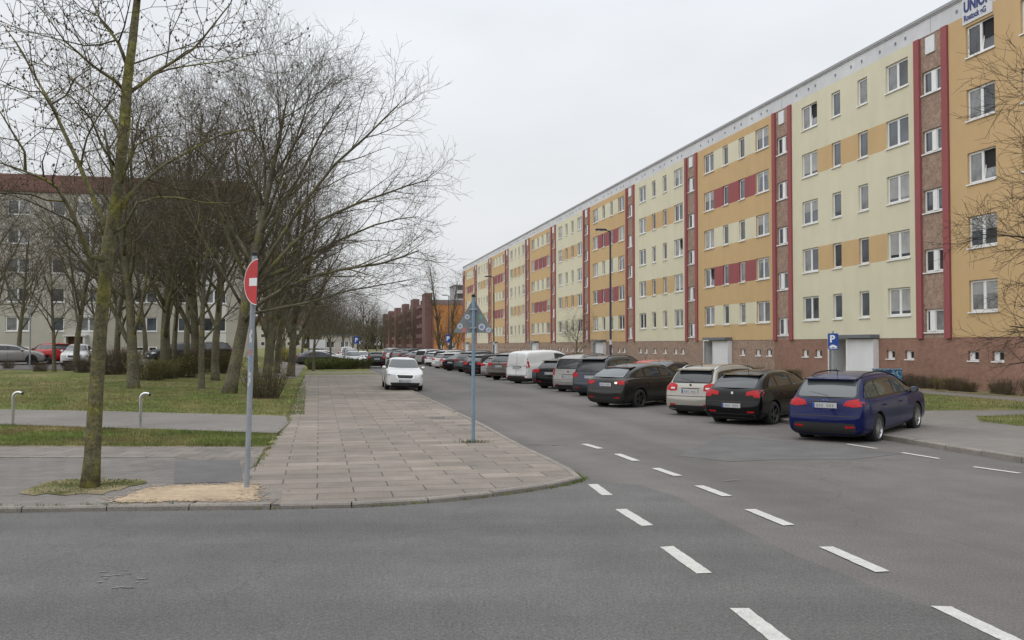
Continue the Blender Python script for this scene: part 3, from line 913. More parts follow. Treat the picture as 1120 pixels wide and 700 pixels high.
# ------------------------------------------------------------------ block behind the trees on the left
M['beige'] = facade('render_beige', (.42, .395, .345), .08)
M['roof_red'] = brick_mat('roof_red', (.16, .078, .066), (.135, .066, .056), (.06, .03, .03), .3, .35, .02, 0, .5, ((.4, .12),), .85, True)
M['white_wall'] = facade('render_white', (.62, .61, .58))
lb = empty('apartment_block', ns(-76.6, 96.1, .9), math.atan2(ND.y, ND.x), 'beige five-storey apartment block with a red roof band behind the bare trees', 'apartment block')
LP, LN = 11.6, 5
LX = [0, .9, 3.0, 4.9, 6.1, 7.1, 9.5, LP]
for q in range(LN + 1):
    x0 = q * LP
    zs = [-1.5]
    for k in range(5): zs += [2.5 + 2.8 * k, 2.5 + 2.8 * k + 1.4]
    zs.append(16.0)
    w = MB()
    def cell4(i, jj):
        h = jj % 2 == 1
        if i in (1, 3) and h: return -1
        if i == 5: return -2 if h else 1
        return 0
    wall_grid(w, LX, zs, cell4)
    w.build('wall', [M['beige'], M['white_wall']], lb, (x0, 0, 0))
    for k in range(5):
        z = 2.5 + 2.8 * k
        add_window(lb, x0 + .9, z, 2.1, 1.4, 'double'); add_window(lb, x0 + 4.9, z, 1.2, 1.4, 'single')
        add_window(lb, x0 + 7.1, z, 2.4, 1.4, 'double')
    for c in (1.0, 2.2, 5.1):
        b = MB(); b.box(0, .8, -.02, .06, 0, .4, 0); b.box(.1, .7, -.03, -.021, .08, .32, 1); b.build('cellar_window', [M['white'], M['dark']], lb, (x0 + c, 0, .6))
    if q in (2, 4):
        b = MB(); b.box(6.3, 6.5, -.9, 0, -1.2, 2.0, 0); b.box(8.0, 8.2, -.9, 0, -1.2, 2.0, 0); b.box(6.2, 8.3, -1.0, 0, 2.0, 2.15, 0); b.box(6.5, 8.0, -.02, .02, -1.2, 2.0, 1)
        b.build('porch', [M['white_wall'], M['door_brown']], lb, (x0, 0, 0))
X1 = (LN + 1) * LP
b = MB(); b.quad((0, -.12, 16.0), (X1, -.12, 16.0), (X1, .55, 17.7), (0, .55, 17.7)); b.box(0, X1, .55, 11, 17.5, 17.7); b.box(-.05, X1 + .05, -.2, .02, 15.9, 16.0, 0)
b.build('roof', [M['roof_red']], lb)
b = MB(); b.quad((0, 0, -1.5), (0, 0, 17.5), (0, 11, 17.5), (0, 11, -1.5)); b.quad((X1, 0, -1.5), (X1, 11, -1.5), (X1, 11, 17.5), (X1, 0, 17.5)); b.quad((0, 11, -1.5), (0, 11, 17.5), (X1, 11, 17.5), (X1, 11, -1.5))
b.build('end_wall', [M['beige']], lb)

# ------------------------------------------------------------------ blocks at the far end of the street
M['brown_bl'] = facade('render_brown', (.165, .095, .088), .12)
M['brown_bl2'] = facade('render_brown_light', (.24, .15, .13), .12)
M['orange2'] = facade('render_orange_far', (.46, .20, .07), .06)
bb = empty('apartment_block', ns(28.3, 235), math.atan2(SD.y, SD.x), 'dark brown terrace with projecting stair towers at the far end of the street', 'apartment block')
# local x along the street, y = -n (towards the street)
w = MB(); w.box(0, 166, -11, 0, -.3, 13.4, 0); w.build('wall', [M['brown_bl2']], bb)
w = MB(); w.box(.05, 165.9, -10.9, -.1, 13.4, 13.7, 0); w.build('roof', [M['grey_metal']], bb)
for k in range(6):
    x = k * 30.5
    t = MB(); t.box(x + .01, x + 7.5, .01, 1.9, -.3, 15.4 - k * .05, 0); t.build('stair_tower', [M['brown_bl']], bb)
    if k < 5:
        for lv in range(5):
            l = MB(); l.box(x + 8.6, x + 28.5, .01, 1.1, 1.4 + 2.7 * lv, 2.4 + 2.7 * lv, 0); l.box(x + 8.8, x + 28.3, .01, .05, 2.4 + 2.7 * lv, 3.9 + 2.7 * lv, 1)
            l.build('balcony', [M['brown_bl'], M['pane_a']], bb)
ob = empty('apartment_block', ns(28.6, 233.5), math.atan2(ND.y, ND.x), 'low bright orange building end beside the brown terrace', 'apartment block')
w = MB()
xs = [0, 1.2, 2.4, 4.2, 5.4, 7.2, 8.4, 10]; zs = [-.3, 1.2, 2.7, 12.4]
wall_grid(w, xs, zs, lambda i, j: -1 if (i in (1, 3, 5) and j == 1) else 0)
w.quad((0, 0, -.3), (0, 0, 12.4), (0, 1.4, 12.4), (0, 1.4, -.3)); w.quad((10, 0, -.3), (10, 1.4, -.3), (10, 1.4, 12.4), (10, 0, 12.4))
w.build('wall', [M['orange2']], ob)
for x in (1.2, 4.2, 7.2): add_window(ob, x, 1.2, 1.2, 1.5, 'double')
w = MB(); w.box(-.1, 10.1, -.12, 1.4, 12.4, 12.65); w.build('roof', [M['grey_metal']], ob)
M['grey_tower'] = facade('render_grey', (.36, .36, .37), .08)
gt = empty('apartment_tower', ns(43.5, 300), math.atan2(ND.y, ND.x), 'pale grey tall block with balcony rows rising behind the orange building', 'apartment block')
w = MB(); w.box(0, 22, 0, 12, 0, 21.5); w.build('wall', [M['grey_tower']], gt)
for k in range(7):
    for x in (1, 4, 7, 10, 13, 16, 19):
        b = MB(); b.box(x, x + 2, -.02, .02, 3.4 + 2.8 * k, 4.8 + 2.8 * k); b.build('window', [M['pane_a']], gt)
    b = MB(); b.box(.2, 21.8, -1.2, -.03, 2.2 + 2.8 * k, 3.2 + 2.8 * k); b.build('balcony', [M['attic']], gt)
w = MB(); w.box(-.2, 22.2, -.3, 12.2, 21.5, 21.9); w.build('roof', [M['grey_metal']], gt)
wh = empty('pavilion', ns(5.2, 232), math.atan2(ND.y, ND.x), 'low beige flat-roofed pavilion across the far end of the left pavement', 'pavilion')
w = MB(); wall_grid(w, [-5, -3.5, -1.5, 0, 2, 4], [0, 1.4, 3.0, 4.4], lambda i, j: -1 if i in (1, 3) and j == 1 else 0); w.box(-5, 4, .17, 8, 0, 4.4); w.build('wall', [M['beige']], wh)
add_window(wh, -3.5, 1.4, 2, 1.6, 'double'); add_window(wh, 0, 1.4, 2, 1.6, 'double')
w = MB(); w.box(-5.2, 4.2, -.3, 8.2, 4.4, 4.7); w.build('roof', [M['grey_metal']], wh)
# ------------------------------------------------------------------ cars
def paint(name, col, metallic=.35, rough=.30, coat=.6):
    return pmat('paint_' + name, col, rough, ((1.5, .05),), metallic=metallic, coat=coat, spec=.1)
PT = {
    'blue': paint('dark_blue', (.0015, .006, .060), .1, .3, .45), 'black': paint('black', (.003, .003, .0035), .0, .25, .38), 'white': paint('white', (.62, .62, .61), 0.0),
    'champagne': paint('champagne', (.31, .295, .26), .4), 'anthracite': paint('anthracite', (.018, .017, .016), .3), 'grey': paint('grey', (.07, .075, .08), .5),
    'silver': paint('silver', (.40, .40, .395), .55), 'beige_silver': paint('beige_silver', (.27, .26, .245), .35), 'red': paint('red', (.42, .012, .012), .1),
    'navy': paint('navy', (.012, .02, .05), .4), 'slate': paint('slate', (.04, .048, .06), .5), 'dark_red': paint('dark_red', (.12, .01, .012), .3), 'taupe': paint('taupe', (.13, .115, .10), .5),
}
M['car_glass'] = pmat('car_glass', (.022, .026, .028), .03, (), spec=.7)
M['car_glass_clear'] = pmat('car_glass_pale', (.09, .10, .105), .03, (), spec=.7)
M['car_black'] = pmat('car_black_trim', (.012, .012, .013), .55)
M['car_gloss_black'] = pmat('car_gloss_black', (.006, .006, .006), .12)
M['tyre'] = pmat('tyre_rubber', (.014, .014, .014), .85, ((20, .2),))
M['rim'] = pmat('rim_alloy', (.42, .42, .43), .3, metallic=.8)
M['rim_dark'] = pmat('rim_dark', (.03, .03, .032), .35, metallic=.5)
M['tail'] = pmat('tail_light_red', (.36, .008, .012), .2, ((22, .25),), spec=.25)
M['tail_clear'] = pmat('tail_light_clear', (.55, .50, .48), .15, coat=1)
M['reverse_lit'] = pmat('reverse_lamp_lit', (.9, .8, .7), .2, emit=((1, .74, .50), 1.1))
M['head'] = pmat('headlight_glass', (.34, .36, .38), .08, ((16, .35),), coat=1, metallic=.4)
M['plate'] = pmat('plate_white', (.46, .46, .45), .5)
M['plate_ink'] = pmat('plate_smudge', (.25, .26, .28), .6)
M['plate_blue'] = pmat('plate_blue', (.02, .06, .35), .5)
M['chrome'] = pmat('chrome', (.6, .6, .6), .15, metallic=1.0)
M['badge'] = pmat('badge_silver', (.5, .5, .52), .25, metallic=.8)

def round_poly(P, r=.05, k=4):
    out = []
    n = len(P)
    for i in range(n):
        a, b, c = Vector(P[i - 1]), Vector(P[i]), Vector(P[(i + 1) % n])
        ra = min(r, (a - b).length * .45); rc = min(r, (c - b).length * .45)
        p = b + (a - b).normalized() * ra; q = b + (c - b).normalized() * rc
        for t in range(k + 1):
            u = t / k
            out.append(p * (1 - u) ** 2 + b * 2 * u * (1 - u) + q * u * u)
    return out

def fill2d(P, res):
    P = [Vector((p[0], p[1])) for p in P]
    B = []
    for a, b in zip(P, P[1:] + P[:1]):
        k = max(1, int((b - a).length / res))
        for t in range(k): B.append(a.lerp(b, t / k))
    nb = len(B)
    x0, x1 = min(p.x for p in B), max(p.x for p in B); y0, y1 = min(p.y for p in B), max(p.y for p in B)
    def inside(x, y):
        c = False
        for k in range(nb):
            a, b = B[k], B[k - 1]
            if (a.y > y) != (b.y > y) and x < (b.x - a.x) * (y - a.y) / (b.y - a.y) + a.x: c = not c
        return c
    pts = list(B)
    nx, ny = max(1, int((x1 - x0) / res)), max(1, int((y1 - y0) / res))
    for i in range(1, nx):
        for j in range(1, ny):
            x, y = x0 + (x1 - x0) * i / nx, y0 + (y1 - y0) * j / ny
            if inside(x, y): pts.append(Vector((x, y)))
    v, e_, f, *_ = delaunay_2d_cdt(pts, [(k, (k + 1) % nb) for k in range(nb)], [list(range(nb))], 1, 1e-5)
    return v, f

def patch(mb, bvh, P, mode, off=.006, res=.07, m=0, lim=None, fit=False):
    """lays a 2-D outline on the body: 'L'/'R' side views (x,z), 'B' rear (y,z), 'F' front (y,z), 'T' top (x,y)"""
    v, f = fill2d(P, res)
    i0 = len(mb.v); out = []; miss = set()
    for p in v:
        if mode == 'L': o, d = Vector((p.x, 2.5, p.y)), Vector((0, -1, 0))
        elif mode == 'R': o, d = Vector((p.x, -2.5, p.y)), Vector((0, 1, 0))
        elif mode == 'B': o, d = Vector((-6, p.x, p.y)), Vector((1, 0, 0))
        elif mode == 'F': o, d = Vector((6, p.x, p.y)), Vector((-1, 0, 0))
        else: o, d = Vector((p.x, p.y, 5)), Vector((0, 0, -1))
        h, nrm, _, dist = bvh.ray_cast(o, d)
        if h is None:
            miss.add(len(out))
            q = {'L': Vector((p.x, .8, p.y)), 'R': Vector((p.x, -.8, p.y)), 'B': Vector((-2.1, p.x, p.y)), 'F': Vector((2.1, p.x, p.y)), 'T': Vector((p.x, p.y, 1.4))}[mode]
            h, nrm, _, dist = bvh.find_nearest(q)
        if nrm.dot(d) > 0: nrm = -nrm
        if lim is not None and h.x > lim: miss.add(len(out))
        out.append((h + nrm * off))
    if fit and len(out) > 12:
        # a pane is one clean sheet: x = a + b y^2 + c y^4 + d z + e z^2 fitted to the body and set just proud of it
        A = np.array([[1, q.y ** 2, q.y ** 4, q.z, q.z ** 2] for q in out]); B = np.array([q.x for q in out])
        sol = np.linalg.lstsq(A, B, rcond=None)[0]; X = A @ sol
        sg = -1 if mode == 'B' else 1
        k_ = float(np.percentile((B - X) * sg, 97))
        out = [Vector((float(x) + sg * max(0.0, k_), q.y, q.z)) for x, q in zip(X, out)]
    keep_ = sorted({k for t in f if not any(k in miss for k in t) for k in t})
    remap = {k: i0 + n_ for n_, k in enumerate(keep_)}
    mb.v += [tuple(out[k]) for k in keep_]
    cen = Vector((0, 0, .7))
    for t in f:
        if any(k in miss for k in t): continue
        a, b, c = (out[k] for k in t)
        nn = (b - a).cross(c - a)
        fc = (a + b + c) / 3
        dd = {'L': Vector((0, 1, 0)), 'R': Vector((0, -1, 0)), 'B': Vector((-1, 0, 0)), 'F': Vector((1, 0, 0)), 'T': Vector((0, 0, 1))}[mode]
        t = tuple(remap[k] for k in t)
        if nn.dot(dd) < 0: t = t[::-1]
        mb.f.append(t); mb.m.append(m)

def mirror2(P):
    return [(-a, b) for a, b in P][::-1]

def interp(tab, x):
    if x <= tab[0][0]: return tab[0][1]
    for (a, va), (b, vb) in zip(tab[:-1], tab[1:]):
        if x <= b: return va + (vb - va) * (x - a) / (b - a)
    return tab[-1][1]

def body_mesh(S):
    hb = S['L'] / 2; W = S['W']; H = S['H']; belt = S['belt']; rise = S.get('rise', .05)
    xt, xr, xwt, xw, hood, nose = S['xt'], S['xr'], S['xwt'], S['xw'], S['hood'], S['nose']
    rw = S.get('rw', .70)
    bt = lambda x: belt + rise * min(1, max(0, (xw - x) / (xw + hb)))
    bz = S.get('bz', .62)          # rear bumper shelf
    cl = S.get('clear', .20)
    sta = [  # x, zb, zs, zr, w, wr
        (-hb, cl + .20, bz - .06, bz - .03, .78, .62),
        (-hb + .04, cl + .10, bz, bz + .04, .89, .70),
        (-hb + .09, cl + .06, bt(-hb) - .10, bt(-hb) - .02, .935, .74),
        (xt, cl + .03, bt(xt) - .03, bt(xt) + .03, .955, .77),
        (xt + (xr - xt) * .5, cl + .01, bt(xt), bt(xt) + (H - bt(xt)) * S.get('rbulge', .60), .975, .76),
        (xr, cl, bt(xr), H - S.get('rdrop', .07), .99, rw + .02),
        (xr + .32, cl, bt(xr + .3), H - S.get('rdrop', .07) * .35, 1.0, rw + .01),
        ((xr + xwt) / 2, cl - .01, bt(0), H, 1.0, rw),
        (xwt, cl - .01, bt(xwt), H - .055, 1.0, rw - .01),
        (xwt + (xw - xwt) * .5, cl, bt((xwt + xw) / 2), hood + (H - hood) * .56, .99, rw + .02),
        (xw, cl, hood - .05, hood + .02, .985, .76),
        (xw + (hb - xw) * .45, cl, hood - .10, hood - .02, .98, .72),
        (hb - .30, cl, nose + .06, nose + .13, .955, .66),
        (hb - .13, cl + .01, nose - .01, nose + .05, .90, .60),
        (hb - .04, cl + .04, nose - .10, nose - .05, .80, .52),
        (hb, cl + .12, nose - .22, nose - .18, .66, .46),
    ]
    v, f = [], []
    for (x, zb, zs, zr, w, wr) in sta:
        w *= W; wr *= W
        h = zs - zb; g = zr - zs
        half = [(0, zb), (.72 * w, zb), (.955 * w, zb + .10 * h), (w, zb + .36 * h), (.995 * w, zb + .66 * h), (.985 * w, zb + .90 * h), (.945 * w, zs + .015 * min(1, g / .1))]
        if g > .15:
            b0 = .925 * w
            half += [(b0 + (wr - b0) * .16, zs + g * .10), (b0 + (wr - b0) * .80, zs + g * .72), (wr * .93, zr - .045), (wr * .55, zr - .008), (0, zr)]
        else:
            half += [(.90 * w, zs + g * .35), (.83 * w, zs + g * .6), (wr * .93, zr - g * .25), (wr * .5, zr - g * .05), (0, zr)]
        ring = [(x, y, z) for y, z in half] + [(x, -y, z) for y, z in half[-2:0:-1]]
        v += ring
    R = 22; n = len(sta)
    for k in range(n - 1):
        for j in range(R):
            j2 = (j + 1) % R
            f.append((k * R + j, (k + 1) * R + j, (k + 1) * R + j2, k * R + j2))
    f.append(tuple(range(R))); f.append(tuple((n - 1) * R + j for j in range(R - 1, -1, -1)))
    me = bpy.data.meshes.new('tmp'); me.from_pydata(v, [], f); me.update()
    bm = bmesh.new(); bm.from_mesh(me); bmesh.ops.recalc_face_normals(bm, faces=bm.faces)
    # firm shoulder crease
    cr = bm.edges.layers.float.get('crease_edge') or bm.edges.layers.float.new('crease_edge')
    bm.verts.ensure_lookup_table()
    for k in range(2, 11):
        for j in (6, R - 6):
            e_ = bm.edges.get((bm.verts[k * R + j], bm.verts[(k + 1) * R + j]))
            if e_: e_[cr] = .55
    bm.to_mesh(me); bm.free()
    o = link('tmp', me)
    md = o.modifiers.new('s', 'SUBSURF'); md.levels = 2; md.render_levels = 2
    dg = bpy.context.evaluated_depsgraph_get()
    me2 = bpy.data.meshes.new_from_object(o.evaluated_get(dg))
    # bring back to the true outer size
    co = np.empty(len(me2.vertices) * 3); me2.vertices.foreach_get('co', co); co = co.reshape(-1, 3)
    for ax, (lo, hi) in ((0, (-hb, hb)), (1, (-W, W))):
        a, b = co[:, ax].min(), co[:, ax].max()
        co[:, ax] = lo + (co[:, ax] - a) / (b - a) * (hi - lo)
    a, b = co[:, 2].min(), co[:, 2].max()
    co[:, 2] = a + (co[:, 2] - a) / (b - a) * (H - a)
    me2.vertices.foreach_set('co', co.ravel()); me2.update()
    o.modifiers.clear(); o.data = me2
    bm = bmesh.new(); bm.from_mesh(me2); bvh = BVHTree.FromBMesh(bm); bm.free()
    # wheel arches
    cut = MB(); ra = S['wr'] + .05
    for x in (S['ra'], S['fa']):
        for y in (1, -1):
            yo = y * (W - .12)
            cut.lathe([(-.17, 0.0001), (-.17, ra), (.35, ra), (.35, .0001)] if y > 0 else [(-.35, 0.0001), (-.35, ra), (.17, ra), (.17, .0001)], 28, 'y', 0, (x, yo, S['wr']))
    cm = cut.mesh('cut', M['car_black']); 
    bm = bmesh.new(); bm.from_mesh(cm); bmesh.ops.remove_doubles(bm, verts=bm.verts, dist=1e-3); bmesh.ops.recalc_face_normals(bm, faces=bm.faces); bm.to_mesh(cm); bm.free()
    co_ = link('cut', cm)
    bo = o.modifiers.new('b', 'BOOLEAN'); bo.operation = 'DIFFERENCE'; bo.object = co_; bo.solver = 'EXACT'
    dg = bpy.context.evaluated_depsgraph_get()
    me3 = bpy.data.meshes.new_from_object(o.evaluated_get(dg))
    bpy.data.objects.remove(o); bpy.data.objects.remove(co_)
    if len(me3.polygons) < 500: me3 = me2
    me3.materials.clear(); me3.materials.append(PT['black']); me3.materials.append(M['car_black'])
    for p in me3.polygons:
        c = p.center; mi = 0
        for x in (S['ra'], S['fa']):
            if (c.x - x) ** 2 + (c.z - S['wr']) ** 2 < (ra + .004) ** 2 and abs(c.y) > W - .31: mi = 1
        if c.z < S.get('dark_z', .245) and abs(p.normal.z) < .98 or p.normal.z < -.8: mi = 1
        p.material_index = mi
        p.use_smooth = True
    me3.set_sharp_from_angle(angle=rad(38))
    me3.name = 'car_body'
    return me3, bvh

_wheel = {}
def wheel_meshes(r, style, dark):
    key = (r, style, dark)
    if key in _wheel: return _wheel[key]
    t = MB(); w = .105; ri = r * (.67 if style != 'steel' else .62)
    t.lathe([(-w, ri), (-w * 1.03, ri + .02), (-w * .98, r - .03), (-w * .72, r), (w * .72, r), (w * .98, r - .03), (w * 1.03, ri + .02), (w, ri), (w * .3, ri - .02), (-w, ri)], 32, 'y')
    tm = t.mesh('tyre', M['tyre'], True, 40)
    q = MB()
    q.lathe([(w * .25, .001), (w * .25, ri)], 28, 'y', 1)          # dark back plate
    q.lathe([(w * .9, ri + .004), (w * .98, ri - .008), (w * .8, ri - .022), (w * .4, ri - .025)], 32, 'y', 0)
    q.lathe([(w * .72, .001), (w * .72, .05), (w * .5, .065)], 16, 'y', 0)
    ns_ = {'five': 5, 'ten': 10, 'twin': 5, 'steel': 9}[style]
    for k in range(ns_):
        for off in ((-.07, .07) if style == 'twin' else (0,)):
            a = 2 * math.pi * k / ns_ + off * 2.2
            hw = {'five': .042, 'ten': .016, 'twin': .02, 'steel': .045}[style]
            T = Matrix.Rotation(a, 4, 'Y')
            i = len(q.v)
            P = [(.03, w * .72, -hw), (ri - .012, w * .86, -hw * .72), (ri - .012, w * .86, hw * .72), (.03, w * .72, hw), (.03, w * .3, -hw), (ri - .012, w * .5, -hw * .72), (ri - .012, w * .5, hw * .72), (.03, w * .3, hw)]
            q.v += [tuple(T @ Vector(p)) for p in P]
            for fc in ((0, 1, 2, 3), (0, 4, 5, 1), (3, 2, 6, 7), (1, 5, 6, 2)):
                q.f.append(tuple(i + z for z in fc)); q.m.append(0)
    rm = q.mesh('rim', [M['rim_dark'] if dark else M['rim'], M['dark']], True, 35)
    _wheel[key] = (tm, rm)
    return tm, rm

def make_car(name, S, pt, label, cat='car', group=None):
    root = empty(name, (0, 0, 0), 0, label, cat, group)
    me, bvh = body_mesh(S)
    me.materials[0] = pt
    link('body', me, root)
    hb, W, H, belt = S['L'] / 2, S['W'], S['H'], S['belt']
    rise = S.get('rise', .05); xw = S['xw']
    bt = lambda x: belt + rise * min(1, max(0, (xw - x) / (xw + hb)))
    def roof(x):
        h = bvh.ray_cast(Vector((x, W * .45, 5)), Vector((0, 0, -1)))[0]
        return h.z if h else H
    # side glass
    zlo = lambda x: bt(x) + .045
    q0, q1 = S['q']          # rear limit of the side glass: x at the belt, x at the roof
    def ztop(x): return roof(x) - S.get('rail', .10)
    def side_poly(xa, xb, ins, rear=False, front=False):
        top, bot = [], []
        for k in range(25):
            x = xa + (xb - xa) * k / 24
            z1 = ztop(x) - ins; z0 = zlo(x) + ins
            if rear:     # sloping rear edge
                zc = z0 + (x - q0) / (q1 - q0 + 1e-6) * (ztop(q1) - z0) if abs(q1 - q0) > .02 else z1
                z1 = min(z1, max(z0 + .012, zc))
            if z1 > z0 + .01:
                top.append((x, z1)); bot.append((x, z0))
        return bot + top[::-1]
    xf = S.get('xfront', xw - .12)
    for sd, mode in ((1, 'L'), (-1, 'R')):
        t = MB(); patch(t, bvh, side_poly(q0, xf, 0, rear=True), mode, .004, .06)
        t.build('window_trim', M['car_gloss_black'], root, smooth=True)
        ps = S['panes']
        for i, (a, b) in enumerate(ps):
            g = MB(); P = side_poly(a, b, .028, rear=(i == 0))
            if len(P) < 6: continue
            patch(g, bvh, round_poly(P, .02, 2), mode, .009, .06)
            g.build('side_window', M['car_glass_clear'] if S.get('clear_side') else M['car_glass'], root, smooth=True)
        # door gaps
        d = MB()
        for x in S['doors']:
            zt = zlo(x) + .0
            patch(d, bvh, [(x - .006, .30), (x + .006, .30), (x + .006, zt), (x - .006, zt)], mode, .0035, .08)
        xa, xb = S['doors'][0], S['doors'][-1]
        patch(d, bvh, [(xa, .292), (xb, .292), (xb, .304), (xa, .304)], mode, .0035, .08)
        d.build('door_gap', M['car_black'], root)
        for x in S['handles']:
            hp = bvh.ray_cast(Vector((x, 2.5 * sd, bt(x) - .12)), Vector((0, -sd, 0)))[0]
            hm = MB(); hm.tube([hp + Vector((-.09, sd * .012, 0)), hp + Vector((-.05, sd * .032, .004)), hp + Vector((.05, sd * .032, .004)), hp + Vector((.09, sd * .012, 0))], [.012, .014, .014, .012], 8)
            hm.build('door_handle', pt, root, smooth=True)
        # mirror
        mx_ = xw - .28; hp = bvh.ray_cast(Vector((mx_, 2.5 * sd, bt(mx_) + .09)), Vector((0, -sd, 0)))[0]
        y0 = (hp.y if hp else sd * W * .9)
        mm = MB()
        for (dx, hy, hz) in ((0, 0, 0),):
            prof = [(-.05, .075, .055), (-.02, .10, .075), (.05, .09, .065), (.10, .05, .035), (.115, .02, .012)]
            i = len(mm.v); c = Vector((mx_, y0 + sd * .14, bt(mx_) + .09))
            for (x, a, b) in prof:
                for k in range(10):
                    th = 2 * math.pi * k / 10
                    mm.v.append((c.x + x, c.y + a * math.cos(th), c.z + b * math.sin(th)))
            for r in range(4):
                for k in range(10):
                    k2 = (k + 1) % 10
                    mm.f.append((i + r * 10 + k, i + r * 10 + k2, i + r * 10 + 10 + k2, i + r * 10 + 10 + k)); mm.m.append(0)
            mm.f.append(tuple(i + k for k in range(10))); mm.m.append(1)
            mm.f.append(tuple(i + 40 + k for k in range(10))); mm.m.append(0)
            mm.box(c.x - .02, c.x + .05, min(y0 - sd * .03, c.y - sd * .05), max(y0 - sd * .03, c.y - sd * .05), c.z - .07, c.z - .035, 2)
        mm.build('wing_mirror', [pt, M['car_glass_clear'], M['car_black']], root, smooth=True, sharp=50)
        if S.get('rails'):
            r_ = MB(); pts = []
            xa, xb = S['xr'] + .02, S['xwt'] - .1
            for k in range(9):
                u = k / 8; x = xa + (xb - xa) * u
                h = bvh.ray_cast(Vector((x, sd * W * .62, 5)), Vector((0, 0, -1)))[0]
                pts.append(h + Vector((0, 0, .055 * min(1, 6 * u, 6 * (1 - u)) + .004)))
            r_.tube(pts, [.017] * 9, 8)
            r_.build('roof_rail', M['chrome'] if S['rails'] == 'chrome' else M['car_black'], root, smooth=True)
        # lights
        tl = MB()
        back = S['tail_b']; side = S['tail_s']
        patch(tl, bvh, round_poly(back if sd > 0 else mirror2(back), .025, 3), 'B', .010, .05, 0, lim=-hb + .33)
        if side: patch(tl, bvh, round_poly(side, .025, 3), mode, .010, .05, 0)
        for cz in S.get('tail_clear', ()):
            patch(tl, bvh, round_poly(cz if sd > 0 else mirror2(cz), .015, 2), 'B', .014, .05, 1)
        tl.build('tail_light', [M['tail'], M['tail_clear']], root, smooth=True)
        hl = MB()
        P = S['head_f']; patch(hl, bvh, round_poly(P if sd > 0 else mirror2(P), .02, 3), 'F', .009, .05)
        if S.get('head_s'): patch(hl, bvh, round_poly(S['head_s'], .02, 3), mode, .009, .05)
        hl.build('headlight', M['head'], root, smooth=True)
        # wheels
        for x, front in ((S['ra'], 0), (S['fa'], 1)):
            tm, rm = wheel_meshes(S['wr'], S.get('rim', 'five'), S.get('rim_dark', False))
            wo = link('wheel', tm, root, (x, sd * (W - .125), S['wr']))
            if sd < 0: wo.rotation_euler = (0, 0, math.pi)
            link('rim', rm, wo)
    if S.get('reverse'):
        r_ = MB(); patch(r_, bvh, round_poly(S['reverse'], .02, 3), 'B', .016, .04); r_.build('reverse_lamp', M['reverse_lit'], root)
    # rear window / windscreen
    zb, zt, wb, wt = S['rwin']
    has_rw = wb > .1
    t = MB(); patch(t, bvh, round_poly([(-wb - .03, zb - .03), (wb + .03, zb - .03), (wt + .03, zt + .03), (-wt - .03, zt + .03)], .10, 4), 'B', .005, .07)
    if has_rw: t.build('rear_window_trim', M['car_gloss_black'], root, smooth=True)
    g = MB(); patch(g, bvh, round_poly([(-wb, zb), (wb, zb), (wt, zt), (-wt, zt)], .09, 4), 'B', .010, .07, fit=True)
    if has_rw: g.build('rear_window', M['car_glass_clear'] if S.get('clear_rear') else M['car_glass'], root, smooth=True)
    if S.get('spoiler'):
        s_ = MB(); xs_ = S['xr'] - .02; i = 0
        hz = roof(S['xr'] + .05)
        for (a, b) in ((-.62, .62),):
            P0 = [(-.2, -.035), (-.2, -.01), (.12, .012), (.12, -.03)]
            s_.v += [(xs_ + x, a * W, hz + z) for x, z in P0] + [(xs_ + x, b * W, hz + z) for x, z in P0]
            for fc in ((0, 1, 5, 4), (1, 2, 6, 5), (2, 3, 7, 6), (3, 0, 4, 7), (0, 3, 2, 1), (4, 5, 6, 7)): s_.f.append(fc); s_.m.append(0)
        s_.build('spoiler', pt, root)
    zb_ = S['hood']
    w0, w1 = W * .80, W * .62
    g = MB(); patch(g, bvh, round_poly([(-w0, zb_ + .05), (w0, zb_ + .05), (w1, H - .10), (-w1, H - .10)], .07, 4), 'F', .008, .07, fit=True)
    g.build('windscreen', M['car_glass_clear'] if S.get('clear_front') else M['car_glass'], root, smooth=True)
    # bumper trims, plates, grille
    t = MB(); y = W * .80; z0, z1 = S.get('rtrim', (.26, .42))
    patch(t, bvh, round_poly([(-y, z0), (y, z0), (y * .94, z1), (-y * .94, z1)], .05, 3), 'B', .006, .07)
    t.build('bumper_trim', M['car_black'], root, smooth=True)
    if S.get('rtrim_line'):
        t = MB(); zz = S['rtrim_line']; patch(t, bvh, [(-W * .86, zz - .008), (W * .86, zz - .008), (W * .86, zz + .008), (-W * .86, zz + .008)], 'B', .006, .07); t.build('tailgate_gap', M['car_black'], root)
    pz = S['plate_z']
    def number_plate(mode, z, name):
        t = MB(); h = bvh.ray_cast(Vector((-6 if mode == 'B' else 6, 0, z)), Vector((1 if mode == 'B' else -1, 0, 0)))[0]
        sgn = -1 if mode == 'B' else 1; x = h.x + sgn * .014
        xx = sorted((x, x + sgn * .01))
        t.box(xx[0], xx[1], -.26, .26, z - .055, z + .055, 0)
        f = x + sgn * .012
        bx = sorted((f - .001, f))
        t.box(bx[0], bx[1], *( (.215, .258) if mode == 'B' else (-.258, -.215)), z - .053, z + .053, 1)
        rr = random.Random(int(z * 1000) + int(S['L'] * 100))
        for k in range(7):
            y = -.19 + k * .056
            if k == 3: continue
            t.box(bx[0], bx[1], y, y + .032, z - .032, z + .030, 2)
        t.build(name, [M['plate'], M['plate_blue'], M['plate_ink']], root)
    number_plate('B', pz, 'number_plate')
    number_plate('F', S.get('fplate', .42), 'number_plate')
    gw, g0, g1 = S['grille']
    g = MB(); patch(g, bvh, round_poly([(-gw * .8 - .025, g0 - .02), (gw * .8 + .025, g0 - .02), (gw + .03, g1 + .02), (-gw - .03, g1 + .02)], .05, 3), 'F', .004, .06)
    g.build('grille_surround', M['chrome'], root)
    g = MB()
    patch(g, bvh, round_poly([(-gw * .8, g0), (gw * .8, g0), (gw, g1), (-gw, g1)], .04, 3), 'F', .007, .06)
    g.build('grille', M['car_black'], root)
